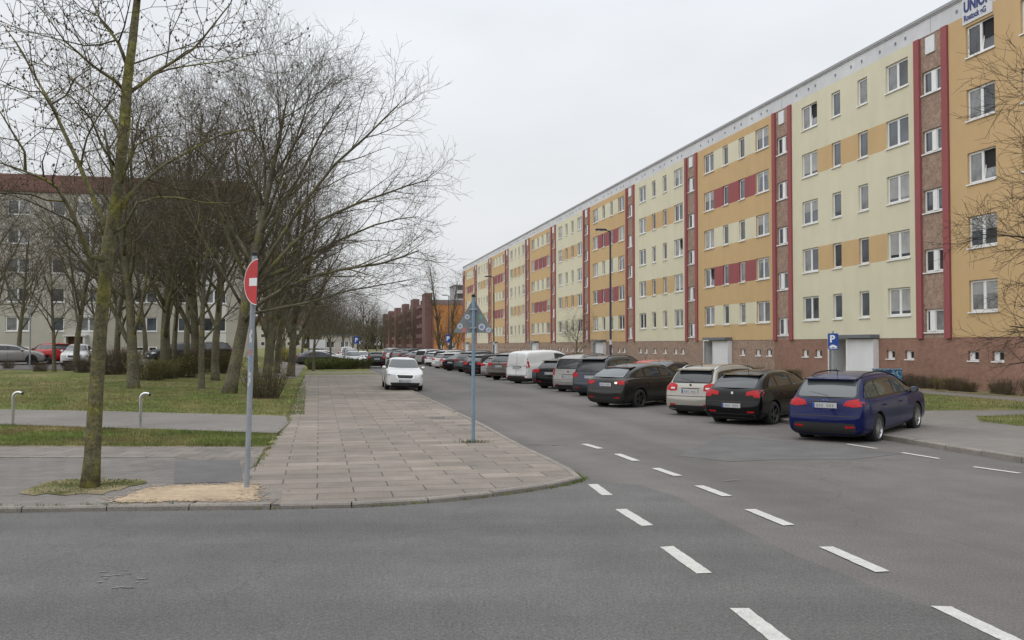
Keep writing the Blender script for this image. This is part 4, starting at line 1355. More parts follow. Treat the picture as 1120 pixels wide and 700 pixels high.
    g = MB(); patch(g, bvh, round_poly([(-.60, .25), (.60, .25), (.66, .37), (-.66, .37)], .04, 3), 'F', .009, .06)
    g.build('air_intake', M['car_black'], root)
    for sd in (1, -1):
        q = MB(); P = [(.52 * W, .40), (.74 * W, .41), (.74 * W, .445), (.52 * W, .44)]
        patch(q, bvh, P if sd > 0 else mirror2(P), 'B', .011, .08); q.build('reflector', M['tail'], root)
    if S.get('rear_doors'):
        q = MB(); patch(q, bvh, [(-.008, .50), (.008, .50), (.008, H - .1), (-.008, H - .1)], 'B', .005, .08)
        patch(q, bvh, [(-W * .84, 1.0), (W * .84, 1.0), (W * .84, 1.012), (-W * .84, 1.012)], 'B', .005, .08)
        patch(q, bvh, round_poly([(-.34, .92), (-.10, .92), (-.10, .98), (-.34, .98)], .02, 2), 'B', .007, .08)
        for sd in (1, -1):
            patch(q, bvh, [(sd * W * .86 - .006, .5), (sd * W * .86 + .006, .5), (sd * W * .84 + .006, H - .14), (sd * W * .84 - .006, H - .14)], 'B', .005, .08)
        q.build('rear_door_gap', M['car_black'], root)
    # black strip above the plate stands in for the shade of its recess
    q = MB(); patch(q, bvh, [(-.30, pz + .075), (.30, pz + .075), (.30, pz + .095), (-.30, pz + .095)], 'B', .012, .08); q.build('plate_recess_shade', M['car_black'], root)
    if S.get('badge'):
        kind, bzz = S['badge']
        h = bvh.ray_cast(Vector((-6, 0, bzz)), Vector((1, 0, 0)))[0]
        b = MB()
        ry, rz_ = (.06, .026) if kind == 'oval' else (.04, .04)
        for (sc_, x_, m_) in ((1, 0, 0), (.78, -.004, 1)):
            pts = [(h.x - .018 + x_, sc_ * ry * math.cos(t), h.z + sc_ * rz_ * math.sin(t)) for t in (2 * math.pi * k / 20 for k in range(20))]
            b.poly(pts[::-1], m_)
        b.build('badge', [M['badge'], M['plate_blue'] if kind == 'oval' else M['car_black'] if kind == 'ring' else M['sign_white']], root)
    # rear wiper
    if S.get('wiper', True):
        w = MB(); z = zb + .02
        p = []
        for k in range(5):
            y = -.05 + .42 * k / 4
            h = bvh.ray_cast(Vector((-6, y, z + .02 * k)), Vector((1, 0, 0)))[0]
            p.append(h + Vector((-.022, 0, 0)))
        w.tube(p, [.012, .011, .01, .009, .007], 6); w.build('rear_wiper', M['car_black'], root)
    if S.get('antenna', True):
        h = bvh.ray_cast(Vector((S['xr'] + .30, 0, 5)), Vector((0, 0, -1)))[0]
        a = MB(); a.tube([h, h + Vector((-.10, 0, .16))], [.008, .004], 6); a.build('antenna', M['car_black'], root)
    return root

# shapes: L W(half) H and the stations of belt, roof and bonnet
def spec(**k):
    hb = k['L'] / 2
    k['W'] *= .955; k['H'] *= 1.0
    for key in ('tail_b', 'head_f'): k[key] = [(a * .955, b) for a, b in k[key]]
    k['tail_clear'] = tuple([(a * .955, b) for a, b in p] for p in k.get('tail_clear', ()))
    k['head_s'] = None
    if k.get('tail_s'):
        zs_ = [b for a, b in k['tail_s']]; e_ = -k['L'] / 2 + .02; lo = min(zs_) + .02; hi = min(max(zs_) - .02, k['belt'] + .04) if k['L'] > 4.2 and k['H'] < 1.6 else max(zs_) - .02
        k['tail_s'] = [(e_, lo), (e_ + .20, lo + .015), (e_ + .22, hi - .01), (e_, hi)]
    d = dict(rise=.05, rw=.70, wr=.32, clear=.16)
    d.update(k)
    return d
SP = {}
SP['estate'] = spec(L=4.56, W=.91, H=1.49, belt=.90, xt=-2.13, xr=-1.72, xwt=.42, xw=1.22, hood=.98, nose=.74, ra=-1.36, fa=1.32, wr=.325, rdrop=.06, rbulge=.62, q=(-2.0, -1.72), rw=.70,
    panes=((-1.93, -1.22), (-1.14, -.18), (-.10, 1.06)), doors=(-1.18, -.14, .98), handles=(-.98, .10), rails='black', rail=.115,
    tail_b=[(.40, .86), (.47, .955), (.70, 1.0), (.90, 1.0), (.90, .87), (.66, .83)], tail_s=[(-2.26, .88), (-1.95, .93), (-1.90, .985), (-2.26, .99)],
    head_f=[(.50, .66), (.60, .80), (.84, .86), (.86, .74)], head_s=[(2.05, .70), (1.6, .86), (1.7, .88), (2.2, .78)],
    rwin=(1.03, 1.37, .64, .55), plate_z=.86, rtrim=(.22, .50), grille=(.50, .42, .60), badge=('oval', .965), rim='ten', clear_rear=True, spoiler=True, rtrim_line=.64, clear_side=False)
SP['hatch'] = spec(L=4.33, W=.885, H=1.42, belt=.90, xt=-2.01, xr=-1.40, xwt=.32, xw=1.02, hood=.97, nose=.70, ra=-1.36, fa=1.33, wr=.325, rdrop=.07, rbulge=.63, q=(-1.62, -1.20), rise=.06,
    panes=((-1.52, -1.06), (-.98, -.16), (-.08, .86)), doors=(-1.02, -.12, .84), handles=(-.84, .12), rail=.10,
    tail_b=[(.40, .83), (.40, .93), (.62, .965), (.86, .98), (.88, .78), (.62, .80), (.60, .85)], tail_s=None,
    head_f=[(.46, .62), (.52, .72), (.80, .78), (.84, .66)], head_s=[(1.95, .64), (1.62, .74), (1.65, .78), (2.1, .72)],
    rwin=(1.02, 1.30, .60, .52), plate_z=.58, rtrim=(.26, .38), grille=(.40, .52, .66), badge=('round', .90), rim='five', rim_dark=True, spoiler=True, rtrim_line=.68, bz=.60)
SP['sport_hatch'] = spec(L=4.46, W=.90, H=1.455, belt=.92, xt=-2.06, xr=-1.28, xwt=.30, xw=1.05, hood=.96, nose=.68, ra=-1.37, fa=1.33, wr=.33, rdrop=.085, rbulge=.62, q=(-1.58, -1.05), rise=.08,
    panes=((-1.46, -1.04), (-.96, -.16), (-.08, .88)), doors=(-1.0, -.12, .86), handles=(-.84, .12), rail=.105,
    tail_b=[(.42, .90), (.50, .96), (.88, .985), (.90, .86), (.66, .84)], tail_s=None, tail_clear=(),
    head_f=[(.46, .60), (.52, .70), (.84, .76), (.86, .66)], head_s=[(2.0, .64), (1.62, .74), (1.65, .78), (2.1, .72)],
    rwin=(1.07, 1.33, .66, .52), plate_z=.84, rtrim=(.26, .44), grille=(.46, .40, .62), badge=('ring', .96), rim='twin', rim_dark=True, spoiler=True, rtrim_line=.70, reverse=[(-.50, .865), (-.50, .925), (-.40, .925), (-.40, .87)], clear_rear=True)
SP['classic_estate'] = spec(L=4.77, W=.91, H=1.50, belt=.92, xt=-2.22, xr=-1.86, xwt=.42, xw=1.16, hood=.99, nose=.72, ra=-1.45, fa=1.30, wr=.32, rdrop=.05, rbulge=.64, q=(-2.08, -1.84), rw=.71,
    panes=((-2.02, -1.30), (-1.22, -.24), (-.16, 1.02)), doors=(-1.26, -.2, .96), handles=(-1.06, .06), rails='chrome', rail=.115,
    tail_b=[(.45, .82), (.45, .98), (.62, 1.03), (.88, 1.02), (.90, .86), (.66, .80)], tail_s=[(-2.4, .86), (-2.02, .9), (-2.02, .98), (-2.4, 1.02)], tail_clear=([(.52, .86), (.52, .91), (.66, .91), (.66, .86)],),
    head_f=[(.46, .62), (.52, .74), (.82, .80), (.84, .66)], head_s=[(2.1, .66), (1.8, .76), (1.82, .80), (2.25, .74)],
    rwin=(1.06, 1.38, .63, .54), plate_z=.80, rtrim=(.25, .40), grille=(.42, .48, .66), badge=('ring', .98), rim='five', rtrim_line=.66, spoiler=True)
SP['minivan'] = spec(L=4.45, W=.905, H=1.66, belt=.99, xt=-2.09, xr=-1.80, xwt=.55, xw=1.40, hood=1.02, nose=.76, ra=-1.36, fa=1.34, wr=.325, rdrop=.05, rbulge=.64, q=(-1.98, -1.82), rw=.72,
    panes=((-1.92, -1.20), (-1.12, -.16), (-.08, 1.16)), doors=(-1.16, -.12, 1.06), handles=(-.96, .12), rails='black', rail=.13,
    tail_b=[(.58, .86), (.55, .98), (.70, 1.04), (.89, 1.04), (.90, .84)], tail_s=[(-2.2, .84), (-1.96, .90), (-1.96, 1.02), (-2.2, 1.04)],
    head_f=[(.48, .68), (.54, .80), (.82, .86), (.84, .72)], head_s=None,
    rwin=(1.10, 1.50, .66, .60), plate_z=.86, rtrim=(.26, .44), grille=(.42, .55, .70), badge=('ring', 1.04), rim='five', rtrim_line=.68, spoiler=True)
SP['tall_minivan'] = spec(L=4.50, W=.875, H=1.68, belt=1.00, xt=-2.12, xr=-1.86, xwt=.62, xw=1.36, hood=1.03, nose=.78, ra=-1.42, fa=1.36, wr=.315, rdrop=.045, rbulge=.66, q=(-2.0, -1.84), rw=.74,
    panes=((-1.95, -1.20), (-1.12, -.16), (-.08, 1.12)), doors=(-1.16, -.12, 1.04), handles=(-.96, .12), rails='black', rail=.12,
    tail_b=[(.70, .82), (.68, 1.24), (.78, 1.30), (.88, 1.28), (.88, .84)], tail_s=None,
    head_f=[(.46, .70), (.52, .84), (.80, .88), (.82, .74)], head_s=None,
    rwin=(1.12, 1.50, .60, .56), plate_z=.76, rtrim=(.26, .40), grille=(.42, .58, .72), badge=('ring', .98), rim='steel', rtrim_line=.62)
SP['panel_van'] = spec(L=4.40, W=.92, H=1.82, belt=1.06, xt=-2.12, xr=-2.02, xwt=.74, xw=1.50, hood=1.10, nose=.84, ra=-1.30, fa=1.40, wr=.315, rdrop=.05, rbulge=.62, q=(.02, .05), rw=.80, rise=.0, dark_z=.40,
    panes=((.06, 1.24),), doors=(-.95, .0, 1.12), handles=(-.80, .14), rail=.16,
    tail_b=[(.80, .90), (.80, 1.30), (.90, 1.30), (.91, .90)], tail_s=[(-2.2, .92), (-2.08, .92), (-2.08, 1.30), (-2.2, 1.30)],
    head_f=[(.50, .78), (.56, .94), (.82, .98), (.84, .80)], head_s=None,
    rwin=(1.20, 1.21, .02, .02), plate_z=.92, rtrim=(.24, .50), grille=(.46, .60, .76), badge=None, rear_doors=True, rim='steel', rim_dark=True, rtrim_line=.54, wiper=False, rear_trim=False)
SP['suv'] = spec(L=4.65, W=.945, H=1.66, belt=1.04, xt=-2.16, xr=-1.62, xwt=.42, xw=1.22, hood=1.08, nose=.84, ra=-1.40, fa=1.40, wr=.36, clear=.27, rdrop=.06, rbulge=.63, q=(-1.95, -1.66), rw=.70,
    panes=((-1.86, -1.24), (-1.16, -.22), (-.14, 1.04)), doors=(-1.2, -.18, .98), handles=(-1.0, .06), rails='black', rail=.12,
    tail_b=[(.40, .98), (.48, 1.08), (.92, 1.12), (.93, .96), (.66, .94)], tail_s=[(-2.3, .96), (-1.98, 1.0), (-1.98, 1.08), (-2.3, 1.12)],
    head_f=[(.52, .80), (.58, .90), (.86, .94), (.88, .82)], head_s=None,
    rwin=(1.18, 1.50, .66, .58), plate_z=.90, rtrim=(.32, .52), grille=(.46, .56, .86), badge=('ring', 1.12), rim='twin', rtrim_line=.74, spoiler=True, dark_z=.33)
SP['small_hatch'] = spec(L=3.98, W=.86, H=1.46, belt=.93, xt=-1.84, xr=-1.42, xwt=.38, xw=1.06, hood=.98, nose=.72, ra=-1.22, fa=1.24, wr=.30, rdrop=.06, rbulge=.64, q=(-1.58, -1.36), rise=.07,
    panes=((-1.50, -1.0), (-.92, -.12), (-.04, .90)), doors=(-.96, -.08, .84), handles=(-.78, .14), rail=.10,
    tail_b=[(.58, .84), (.56, 1.0), (.84, 1.04), (.86, .82)], tail_s=[(-1.98, .84), (-1.74, .88), (-1.74, 1.0), (-1.98, 1.02)],
    head_f=[(.44, .62), (.50, .76), (.76, .82), (.80, .66)], head_s=[(1.8, .66), (1.5, .78), (1.52, .82), (1.9, .74)],
    rwin=(1.04, 1.34, .58, .52), plate_z=.80, rtrim=(.25, .38), grille=(.42, .46, .60), badge=('ring', .98), rim='five', rtrim_line=.62, spoiler=True)
SP['saloon'] = spec(L=4.67, W=.905, H=1.46, belt=.90, xt=-2.20, xr=-.95, xwt=.36, xw=1.16, hood=.96, nose=.72, ra=-1.42, fa=1.27, wr=.32, rdrop=.09, rbulge=.46, q=(-1.55, -1.0), rise=.05,
    panes=((-1.40, -1.06), (-.98, -.16), (-.08, .98)), doors=(-1.02, -.12, .94), handles=(-.84, .12), rail=.10,
    tail_b=[(.52, .80), (.52, .92), (.88, .94), (.89, .80)], tail_s=[(-2.33, .80), (-2.0, .84), (-2.0, .92), (-2.33, .94)],
    head_f=[(.44, .60), (.44, .70), (.84, .74), (.86, .62)], head_s=[(2.1, .62), (1.85, .68), (1.86, .74), (2.25, .70)],
    rwin=(1.02, 1.30, .60, .50), plate_z=.76, rtrim=(.25, .36), grille=(.38, .56, .70), badge=('ring', .90), rim='five', rtrim_line=.62, wiper=False, clear_front=False, fplate=.44)
# ------------------------------------------------------------------ parked cars
PROTO = {}
def heading(deg_right):     # degrees clockwise from the view axis (+Y) -> z rotation for local +x
    return rad(90 - deg_right)

def place(kind, pt, loc, rz, label, group, name='parked_car', overrides=None, cat='car'):
    key = kind if overrides is None else None
    if key and key in PROTO:
        o = copy_tree(PROTO[key], None, pt); o['label'] = label; o['category'] = cat
        if group: o['group'] = group
        elif 'group' in o: del o['group']
    else:
        S = dict(SP[kind]); S.update(overrides or {})
        o = make_car(name, S, pt, label, cat, group)
        if key: PROTO[key] = o
    o.location = loc; o.rotation_euler = (0, 0, rz)
    return o

def tilt_on_kerb(o, a):       # front wheels up on the pavement
    o.rotation_euler = (0, -a, o.rotation_euler.z)

G1 = 'cars parked at an angle along the right kerb'
SLOPE = rad(90) - 0 
row_h = 40
def bay(n, s, dh=0.0):
    return ns(n, s), heading(row_h + dh)

ROW = [  # kind, paint, n, s, turn, label
    ('estate', 'blue', 12.3, 19.3, 0, 'dark blue estate car with roof rails, its front wheels up on the kerb'),
    ('hatch', 'black', 12.15, 23.6, 0, 'glossy black hatchback with dark wheels beside the dark blue estate'),
    ('classic_estate', 'champagne', 12.4, 26.7, 0, 'pale silver estate with chrome roof rails beside the glossy black hatchback'),
    ('sport_hatch', 'anthracite', 11.1, 30.5, 5, 'dark brownish grey hatchback backing out with its reversing lamp lit'),
    ('saloon', 'anthracite', 13.6, 34.6, 2, 'dark saloon mostly hidden behind the reversing dark grey hatchback'),
    ('small_hatch', 'red', 14.4, 37.6, 0, 'red car of which only the roof shows behind the reversing hatchback'),
    ('minivan', 'slate', 12.2, 37.2, -6, 'slate grey minivan just beyond the reversing hatchback'),
    ('tall_minivan', 'beige_silver', 12.2, 40.7, -8, 'tall beige silver family van between slate minivan and black small hatchback'),
    ('small_hatch', 'black', 12.0, 43.6, -6, 'small black hatchback between tall beige silver family van and white panel van'),
    ('saloon', 'slate', 12.8, 46.2, 0, 'dark car squeezed in right beside the white panel van'),
    ('panel_van', 'white', 12.2, 49.6, 6, 'white panel van with closed rear doors in the kerbside row'),
    ('suv', 'taupe', 12.0, 54.8, -4, 'large dark brown off-road car just beyond the white panel van'),
    ('hatch', 'silver', 12.2, 58.8, -2, 'silver hatchback next beyond the large dark brown off-road car'),
]
cars = []
for kind, pt, n, s, dh, lab in ROW:
    loc, rz = bay(n, s, dh)
    ov = None
    if kind == 'hatch' and pt == 'silver': ov = None
    o = place(kind, PT[pt], loc, rz, lab, G1, name='parked_van' if 'van' in kind and 'mini' not in kind else 'parked_car', cat='van' if kind == 'panel_van' else 'car')
    tilt_on_kerb(o, rad(2.2))
    cars.append(o)
far = [('estate', 'black'), ('small_hatch', 'anthracite'), ('suv', 'grey'), ('saloon', 'black'), ('classic_estate', 'silver'), ('hatch', 'white'), ('minivan', 'silver'), ('estate', 'white'), ('small_hatch', 'slate'),
       ('tall_minivan', 'silver'), ('hatch', 'grey'), ('estate', 'silver'), ('saloon', 'anthracite'), ('suv', 'black'), ('hatch', 'navy'), ('small_hatch', 'silver'), ('estate', 'taupe'), ('minivan', 'black'), ('hatch', 'silver'),
       ('saloon', 'white'), ('small_hatch', 'grey'), ('estate', 'black'), ('hatch', 'dark_red'), ('suv', 'silver')]
KW = {'estate': 'estate', 'small_hatch': 'small hatchback', 'suv': 'off-road car', 'saloon': 'saloon', 'classic_estate': 'estate with roof rails', 'hatch': 'hatchback', 'minivan': 'minivan', 'tall_minivan': 'tall family van'}
CN = {'anthracite': 'dark grey', 'taupe': 'brown grey', 'slate': 'slate grey', 'navy': 'navy blue', 'dark_red': 'dark red', 'beige_silver': 'beige silver', 'champagne': 'pale silver'}
ORD = ['first', 'second', 'third', 'fourth', 'fifth', 'sixth', 'seventh', 'eighth', 'ninth', 'tenth', 'eleventh', 'twelfth', 'thirteenth', 'fourteenth', 'fifteenth', 'sixteenth', 'seventeenth', 'eighteenth', 'nineteenth', 'twentieth', 'twenty-first', 'twenty-second', 'twenty-third', 'twenty-fourth', 'twenty-fifth', 'twenty-sixth']
rr = random.Random(21)
s = 62.6
for k, (kind, pt) in enumerate(far):
    loc, rz = bay(12.1 + rr.uniform(-.4, .4), s, rr.uniform(-5, 3))
    lab = f'{CN.get(pt, pt)} {KW[kind]}, {ORD[k]} car beyond the silver hatchback in the kerbside row'
    o = place(kind, PT[pt], loc, rz, lab, G1)
    tilt_on_kerb(o, rad(2.2))
    s += rr.uniform(3.5, 4.3)
# left-hand side
G2 = 'cars parked along the left side of the street'
back = ST_ANG + math.pi
loc = ns(3.78, 43.2, .03)
o = place('saloon', PT['white'], loc, back + rad(-1.5), 'white saloon facing the viewer with two wheels on the slab pavement', G2)
o.rotation_euler = (rad(-1.6), 0, o.rotation_euler.z)
L2 = [('small_hatch', 'black', 5.0, 84.5, 'fwd', 'black hatchback standing behind the white saloon on the left kerb'), ('estate', 'silver', 3.2, 90, 'back', 'silver estate just behind the black hatchback by the green hedge'),
      ('hatch', 'white', 4.4, 98, 'back', 'white hatchback coming next behind the silver estate on the left kerb'), ('minivan', 'silver', 3.5, 104, 'back', 'silver minivan on the left kerb beyond the white hatchback'),
      ('suv', 'black', 3.6, 112, 'fwd', 'black off-road car on the left kerb beyond the silver minivan'), ('hatch', 'silver', .2, 100, 'side', 'silver hatchback half hidden behind the low green hedge'),
      ('saloon', 'grey', -.2, 96, 'side', 'grey saloon peeping over the low green hedge beside the path'), ('estate', 'white', .6, 108, 'side', 'white estate standing beyond the green hedge'),
      ('panel_van', 'white', 3.6, 124, 'back', 'white van far down the left kerb'), ('small_hatch', 'red', 3.5, 132, 'back', 'red small car far down the left kerb behind the white van')]
for kind, pt, n, s, mode, lab in L2:
    rz = {'fwd': ST_ANG, 'back': back, 'side': ST_ANG - rad(70)}[mode]
    place(kind, PT[pt], ns(n, s, .03), rz, lab, G2, name='parked_van' if kind == 'panel_van' else 'parked_car', cat='van' if kind == 'panel_van' else 'car')
G3 = 'cars in the car park among the trees'
def lot(kind, pt, n, s, a, lab, cat='car'):
    p = ns(n, s); p.z = gh(p.x, p.y) + .03
    place(kind, PT[pt], p, ST_ANG + rad(a), lab, G3)
def at_ground(px, py):
    r = ray(px, py); t = 5.0
    for _ in range(400):
        p = Vector((r.x * t, r.y * t, EYE + r.z * t))
        if p.z < gh(p.x, p.y): break
        t += .4
    return p
def lotpx(kind, pt, px, depth, a, lab):
    x = (px - 560) / FPX * depth
    n, s = to_ns(Vector((x, depth, 0)))
    lot(kind, pt, n, s, a, lab)
lotpx('hatch', 'beige_silver', 13, 63.5, -82, 'beige silver hatchback seen side-on in the tree-lined car park')
lotpx('small_hatch', 'red', 55, 65.5, 44, 'bright red hatchback seen from behind in the tree-lined car park')
lotpx('saloon', 'white', 86, 62.5, 186, 'white saloon facing the lawn in the tree-lined car park')
lotpx('saloon', 'slate', 196, 70, 120, 'dark grey saloon half hidden behind shrubs in the tree-lined car park')
lotpx('estate', 'anthracite', 222, 72, 100, 'dark estate half hidden behind shrubs next to the dark grey saloon')
lotpx('estate', 'grey', -22, 67, -82, 'grey estate at the outer end of the tree-lined car park')

# ------------------------------------------------------------------ signs and lamps
def disc_pts(r, n, c=(0, 0)):
    return [(c[0] + r * math.cos(2 * math.pi * k / n), c[1] + r * math.sin(2 * math.pi * k / n)) for k in range(n)]
def stickers(root, spots, mats):
    for k, (x, y, z, w, h, m, rot) in enumerate(spots):
        b = MB()
        pts = [(x + w * math.cos(t), y, z + h * math.sin(t)) for t in (2 * math.pi * q / 14 for q in range(14))] if rot else [(x - w, y, z - h), (x + w, y, z - h), (x + w, y, z + h), (x - w, y, z + h)]
        b.poly(pts, 0)
        if rot:
            b.poly([(x + w * .6 * math.cos(t), y - .0015, z + h * .6 * math.sin(t)) for t in (2 * math.pi * q / 14 for q in range(14))], 1)
        b.build('sticker', [mats[m], mats[(m + 1) % len(mats)]], root)
M['stk_white'] = pmat('sticker_white', (.55, .55, .56), .5, ((30, .2),)); M['stk_blue'] = pmat('sticker_blue', (.19, .27, .42), .5, ((40, .3),)); M['stk_red'] = pmat('sticker_red', (.42, .16, .15), .5, ((40, .3),)); M['stk_green'] = pmat('sticker_green', (.14, .30, .22), .5)
STK = [M['stk_white'], M['stk_blue'], M['stk_red'], M['stk_green']]

# bent no-entry sign
p0 = at(269.5, 533, PZ)
top = at_depth(278.5, 280, p0.y)
HP = top.z - PZ
ne = empty('no_entry_sign', p0, 0, 'red and white no entry sign folded in half around its stickered grey pole', 'road sign')
lean = Vector((top.x - p0.x, 0, HP))
mb = MB(); mb.tube([Vector((0, 0, -.2)), lean * .5, lean], [.038, .038, .038], 14); mb.build('pole', M['galv'], ne, smooth=True, sharp=40)
mb = MB(); mb.lathe([(0, .0), (0, .043), (.05, .043), (.062, .03), (.066, 0)], 14, 'z', 0, tuple(lean)); mb.build('cap', M['car_black'], ne, smooth=True, sharp=40)
plate = empty('sign_plate', lean * ((top.z - .375 - PZ) / HP) + Vector((.095, -.15, 0)), 0); plate.parent = ne
plate.rotation_euler = (0, rad(1.5), 0)
# two half discs, folded along the vertical line; the left half turned to the viewer's left
RD_, FOLD_L, FOLD_R = .325, rad(41), rad(113)
def half(name, side, ang):
    d = Vector((-math.cos(ang), math.sin(ang), 0)) if side < 0 else Vector((math.cos(ang), math.sin(ang), 0))
    nrm = Vector((-d.y, d.x, 0)) if side < 0 else Vector((d.y, -d.x, 0))
    mb = MB()
    def P(u, z, o): q = d * u + nrm * o; return (q.x, q.y, z)
    def sec(r, o, m, rev=False):
        pts = [P(r * math.cos(t), r * math.sin(t), o) for t in (-math.pi / 2 + math.pi * k / 28 for k in range(29))]
        mb.poly(pts, m)
    sec(RD_, 0, 3); sec(RD_, .004, 0)
    # white rim, red field, white bar
    sec(RD_ - .014, .0062, 1)
    mb.poly([P(0, -.055, .0085), P(.19, -.055, .0085), P(.19, .055, .0085), P(0, .055, .0085)], 0)
    ring = [(math.cos(t), math.sin(t)) for t in (-math.pi / 2 + math.pi * k / 28 for k in range(29))]
    for (a, b), (c, e) in zip(ring[:-1], ring[1:]):
        mb.quad(P(RD_ * a, RD_ * b, 0), P(RD_ * c, RD_ * e, 0), P(RD_ * c, RD_ * e, .004), P(RD_ * a, RD_ * b, .004), 3)
    mb.build(name, [M['sign_white'], M['sign_red'], M['sign_white'], M['sign_back']], plate)
half('half_disc', -1, FOLD_L); half('half_disc', 1, FOLD_R)
for dz in (-.17, .17):
    b = MB(); b.box(-.085, -.055, .16, .20, dz - .02, dz + .02); b.build('clamp', M['galv'], plate)
rr = random.Random(4)
for k in range(11):
    z = 1.45 + k * .075 + rr.uniform(-.02, .02)
    u = z / HP; q = lean * u
    a0 = rad(-90) + rr.uniform(-.5, .4); w = rr.uniform(.25, .55); h = rr.uniform(.02, .04)
    b = MB(); n_ = 5
    for j in range(n_):
        t0, t1 = a0 - w + 2 * w * j / n_, a0 - w + 2 * w * (j + 1) / n_
        r0 = .0395
        b.quad((q.x + r0 * math.cos(t0), r0 * math.sin(t0), z - h), (q.x + r0 * math.cos(t1), r0 * math.sin(t1), z - h), (q.x + r0 * math.cos(t1), r0 * math.sin(t1), z + h), (q.x + r0 * math.cos(t0), r0 * math.sin(t0), z + h))
    b.build('sticker', STK[rr.choice((0, 1, 1, 0, 2))], ne)

# triangular sign seen from behind
p0 = at(517.5, 484, PZ)
tz = at_depth(518.5, 325, p0.y).z
tr = empty('warning_sign', p0, rad(-4), 'triangular road sign seen from its grey stickered back on a bluish pole', 'road sign')
H_ = tz - PZ
mb = MB(); mb.tube([Vector((0, 0, -.2)), Vector((0, 0, H_ * .5)), Vector((.005, 0, H_))], [.036] * 3, 14); mb.build('pole', M['galv_blue'], tr, smooth=True, sharp=40)
mb = MB(); mb.lathe([(0, .0), (0, .042), (.05, .042), (.06, .03), (.065, 0)], 14, 'z', 0, (.005, 0, H_)); mb.build('cap', M['car_black'], tr, smooth=True, sharp=40)
zl = at_depth(518, 364, p0.y).z - PZ
A = [(-.43, zl), (.43, zl), (0, H_ - .02)]
A = [(v.x, v.y) for v in round_poly(A, .06, 5)]
mb = MB(); y0, y1 = .045, .052
nA = len(A)
mb.poly([(x, y0, z) for x, z in A], 0); mb.poly([(x, y1, z) for x, z in A][::-1], 1)
for k in range(nA):
    a, b = A[k], A[(k + 1) % nA]; mb.quad((a[0], y0, a[1]), (b[0], y0, b[1]), (b[0], y1, b[1]), (a[0], y1, a[1]), 0)
cz = zl + (H_ - zl) * .36
mb.poly([((x) * .74, y1 + .0015, cz + (z - cz) * .74) for x, z in A][::-1], 2)
pl = mb.build('sign_plate', [M['sign_back'], M['sign_red'], M['sign_white']], tr)
for (x, dz) in ((0, .10), (0, .48)):
    b = MB(); b.box(-.07, .07, -.042, .044, zl + dz - .014, zl + dz + .014); b.build('clamp', M['galv'], tr)
stickers(tr, [(-.13, .043, zl + .33, .05, .05, 0, 1), (-.28, .043, zl + .14, .055, .055, 0, 1), (.17, .043, zl + .12, .07, .07, 0, 1), (.145, .043, zl + .33, .04, .045, 3, 0), (-.19, .043, zl + .06, .04, .045, 2, 0), (.31, .043, zl + .06, .05, .05, 0, 1), (-.07, .043, zl + .23, .03, .02, 1, 0)], STK)
rr = random.Random(9)
mb = MB()
for k in range(160):
    x, y = rr.gauss(0, .16), rr.gauss(0, .07); h = rr.uniform(.03, .10); a = rr.uniform(0, 6.28)
    mb.poly([(x - .006 * math.cos(a), y - .006 * math.sin(a), -.005), (x + .006 * math.cos(a), y + .006 * math.sin(a), -.005), (x + rr.uniform(-.03, .03), y + rr.uniform(-.03, .03), h)])
M['weed'] = pmat('weed', (.09, .105, .03), .9)
g_ = mb.build('weeds', M['weed'], None, p0); tag(g_, kind='stuff')

# parking sign
pk = empty('parking_sign', ns(17.43, 29.05, .1), 0, 'blue parking sign with a white P and parking pictogram above the dark blue estate', 'road sign')
yaw = ST_ANG - rad(90)
pk.rotation_euler = (0, 0, rad(-12)); PKS = .88
mb = MB(); mb.tube([Vector((0, 0, -.2)), Vector((0, 0, 2.44))], [.03, .03], 12); mb.build('pole', M['galv'], pk, smooth=True, sharp=40)
mb = MB(); bz = 1.76
R_ = [(v.x, v.y) for v in round_poly([(-.175, bz + .04), (.175, bz + .04), (.175, bz + .60), (-.175, bz + .60)], .04, 4)]
mb.poly([(x, -.045, z) for x, z in R_], 0); mb.poly([(x, -.038, z) for x, z in R_][::-1], 1)
for k in range(len(R_)):
    a, b = R_[k], R_[(k + 1) % len(R_)]; mb.quad((a[0], -.045, a[1]), (a[0], -.038, a[1]), (b[0], -.038, b[1]), (b[0], -.045, b[1]), 1)
mb.build('sign_plate', [M['blue_sign'], M['sign_back']], pk)
tm = text_mesh('P', .34, .003, 'CENTER', .012); tm.materials.append(M['sign_white'])
o = link('lettering', tm, pk, (-.03, -.048, bz + .30)); o.rotation_euler = (rad(90), 0, 0)
b = MB()
car_out = [(-.15, .08), (-.15, .12), (-.11, .13), (-.07, .165), (.04, .165), (.08, .13), (.15, .12), (.15, .08)]
b.poly([(x * .85, -.048, bz + .04 + z) for x, z in car_out])
for x in (-.09, .09): b.poly([(x * .85 + .026 * math.cos(t), -.0485, bz + .118 + .026 * math.sin(t)) for t in (2 * math.pi * q / 12 for q in range(12))])
b.poly([(-.15, -.048, bz + .075), (.15, -.048, bz + .075), (.15, -.048, bz + .09), (-.15, -.048, bz + .09)])
b.build('pictogram', M['sign_white'], pk)

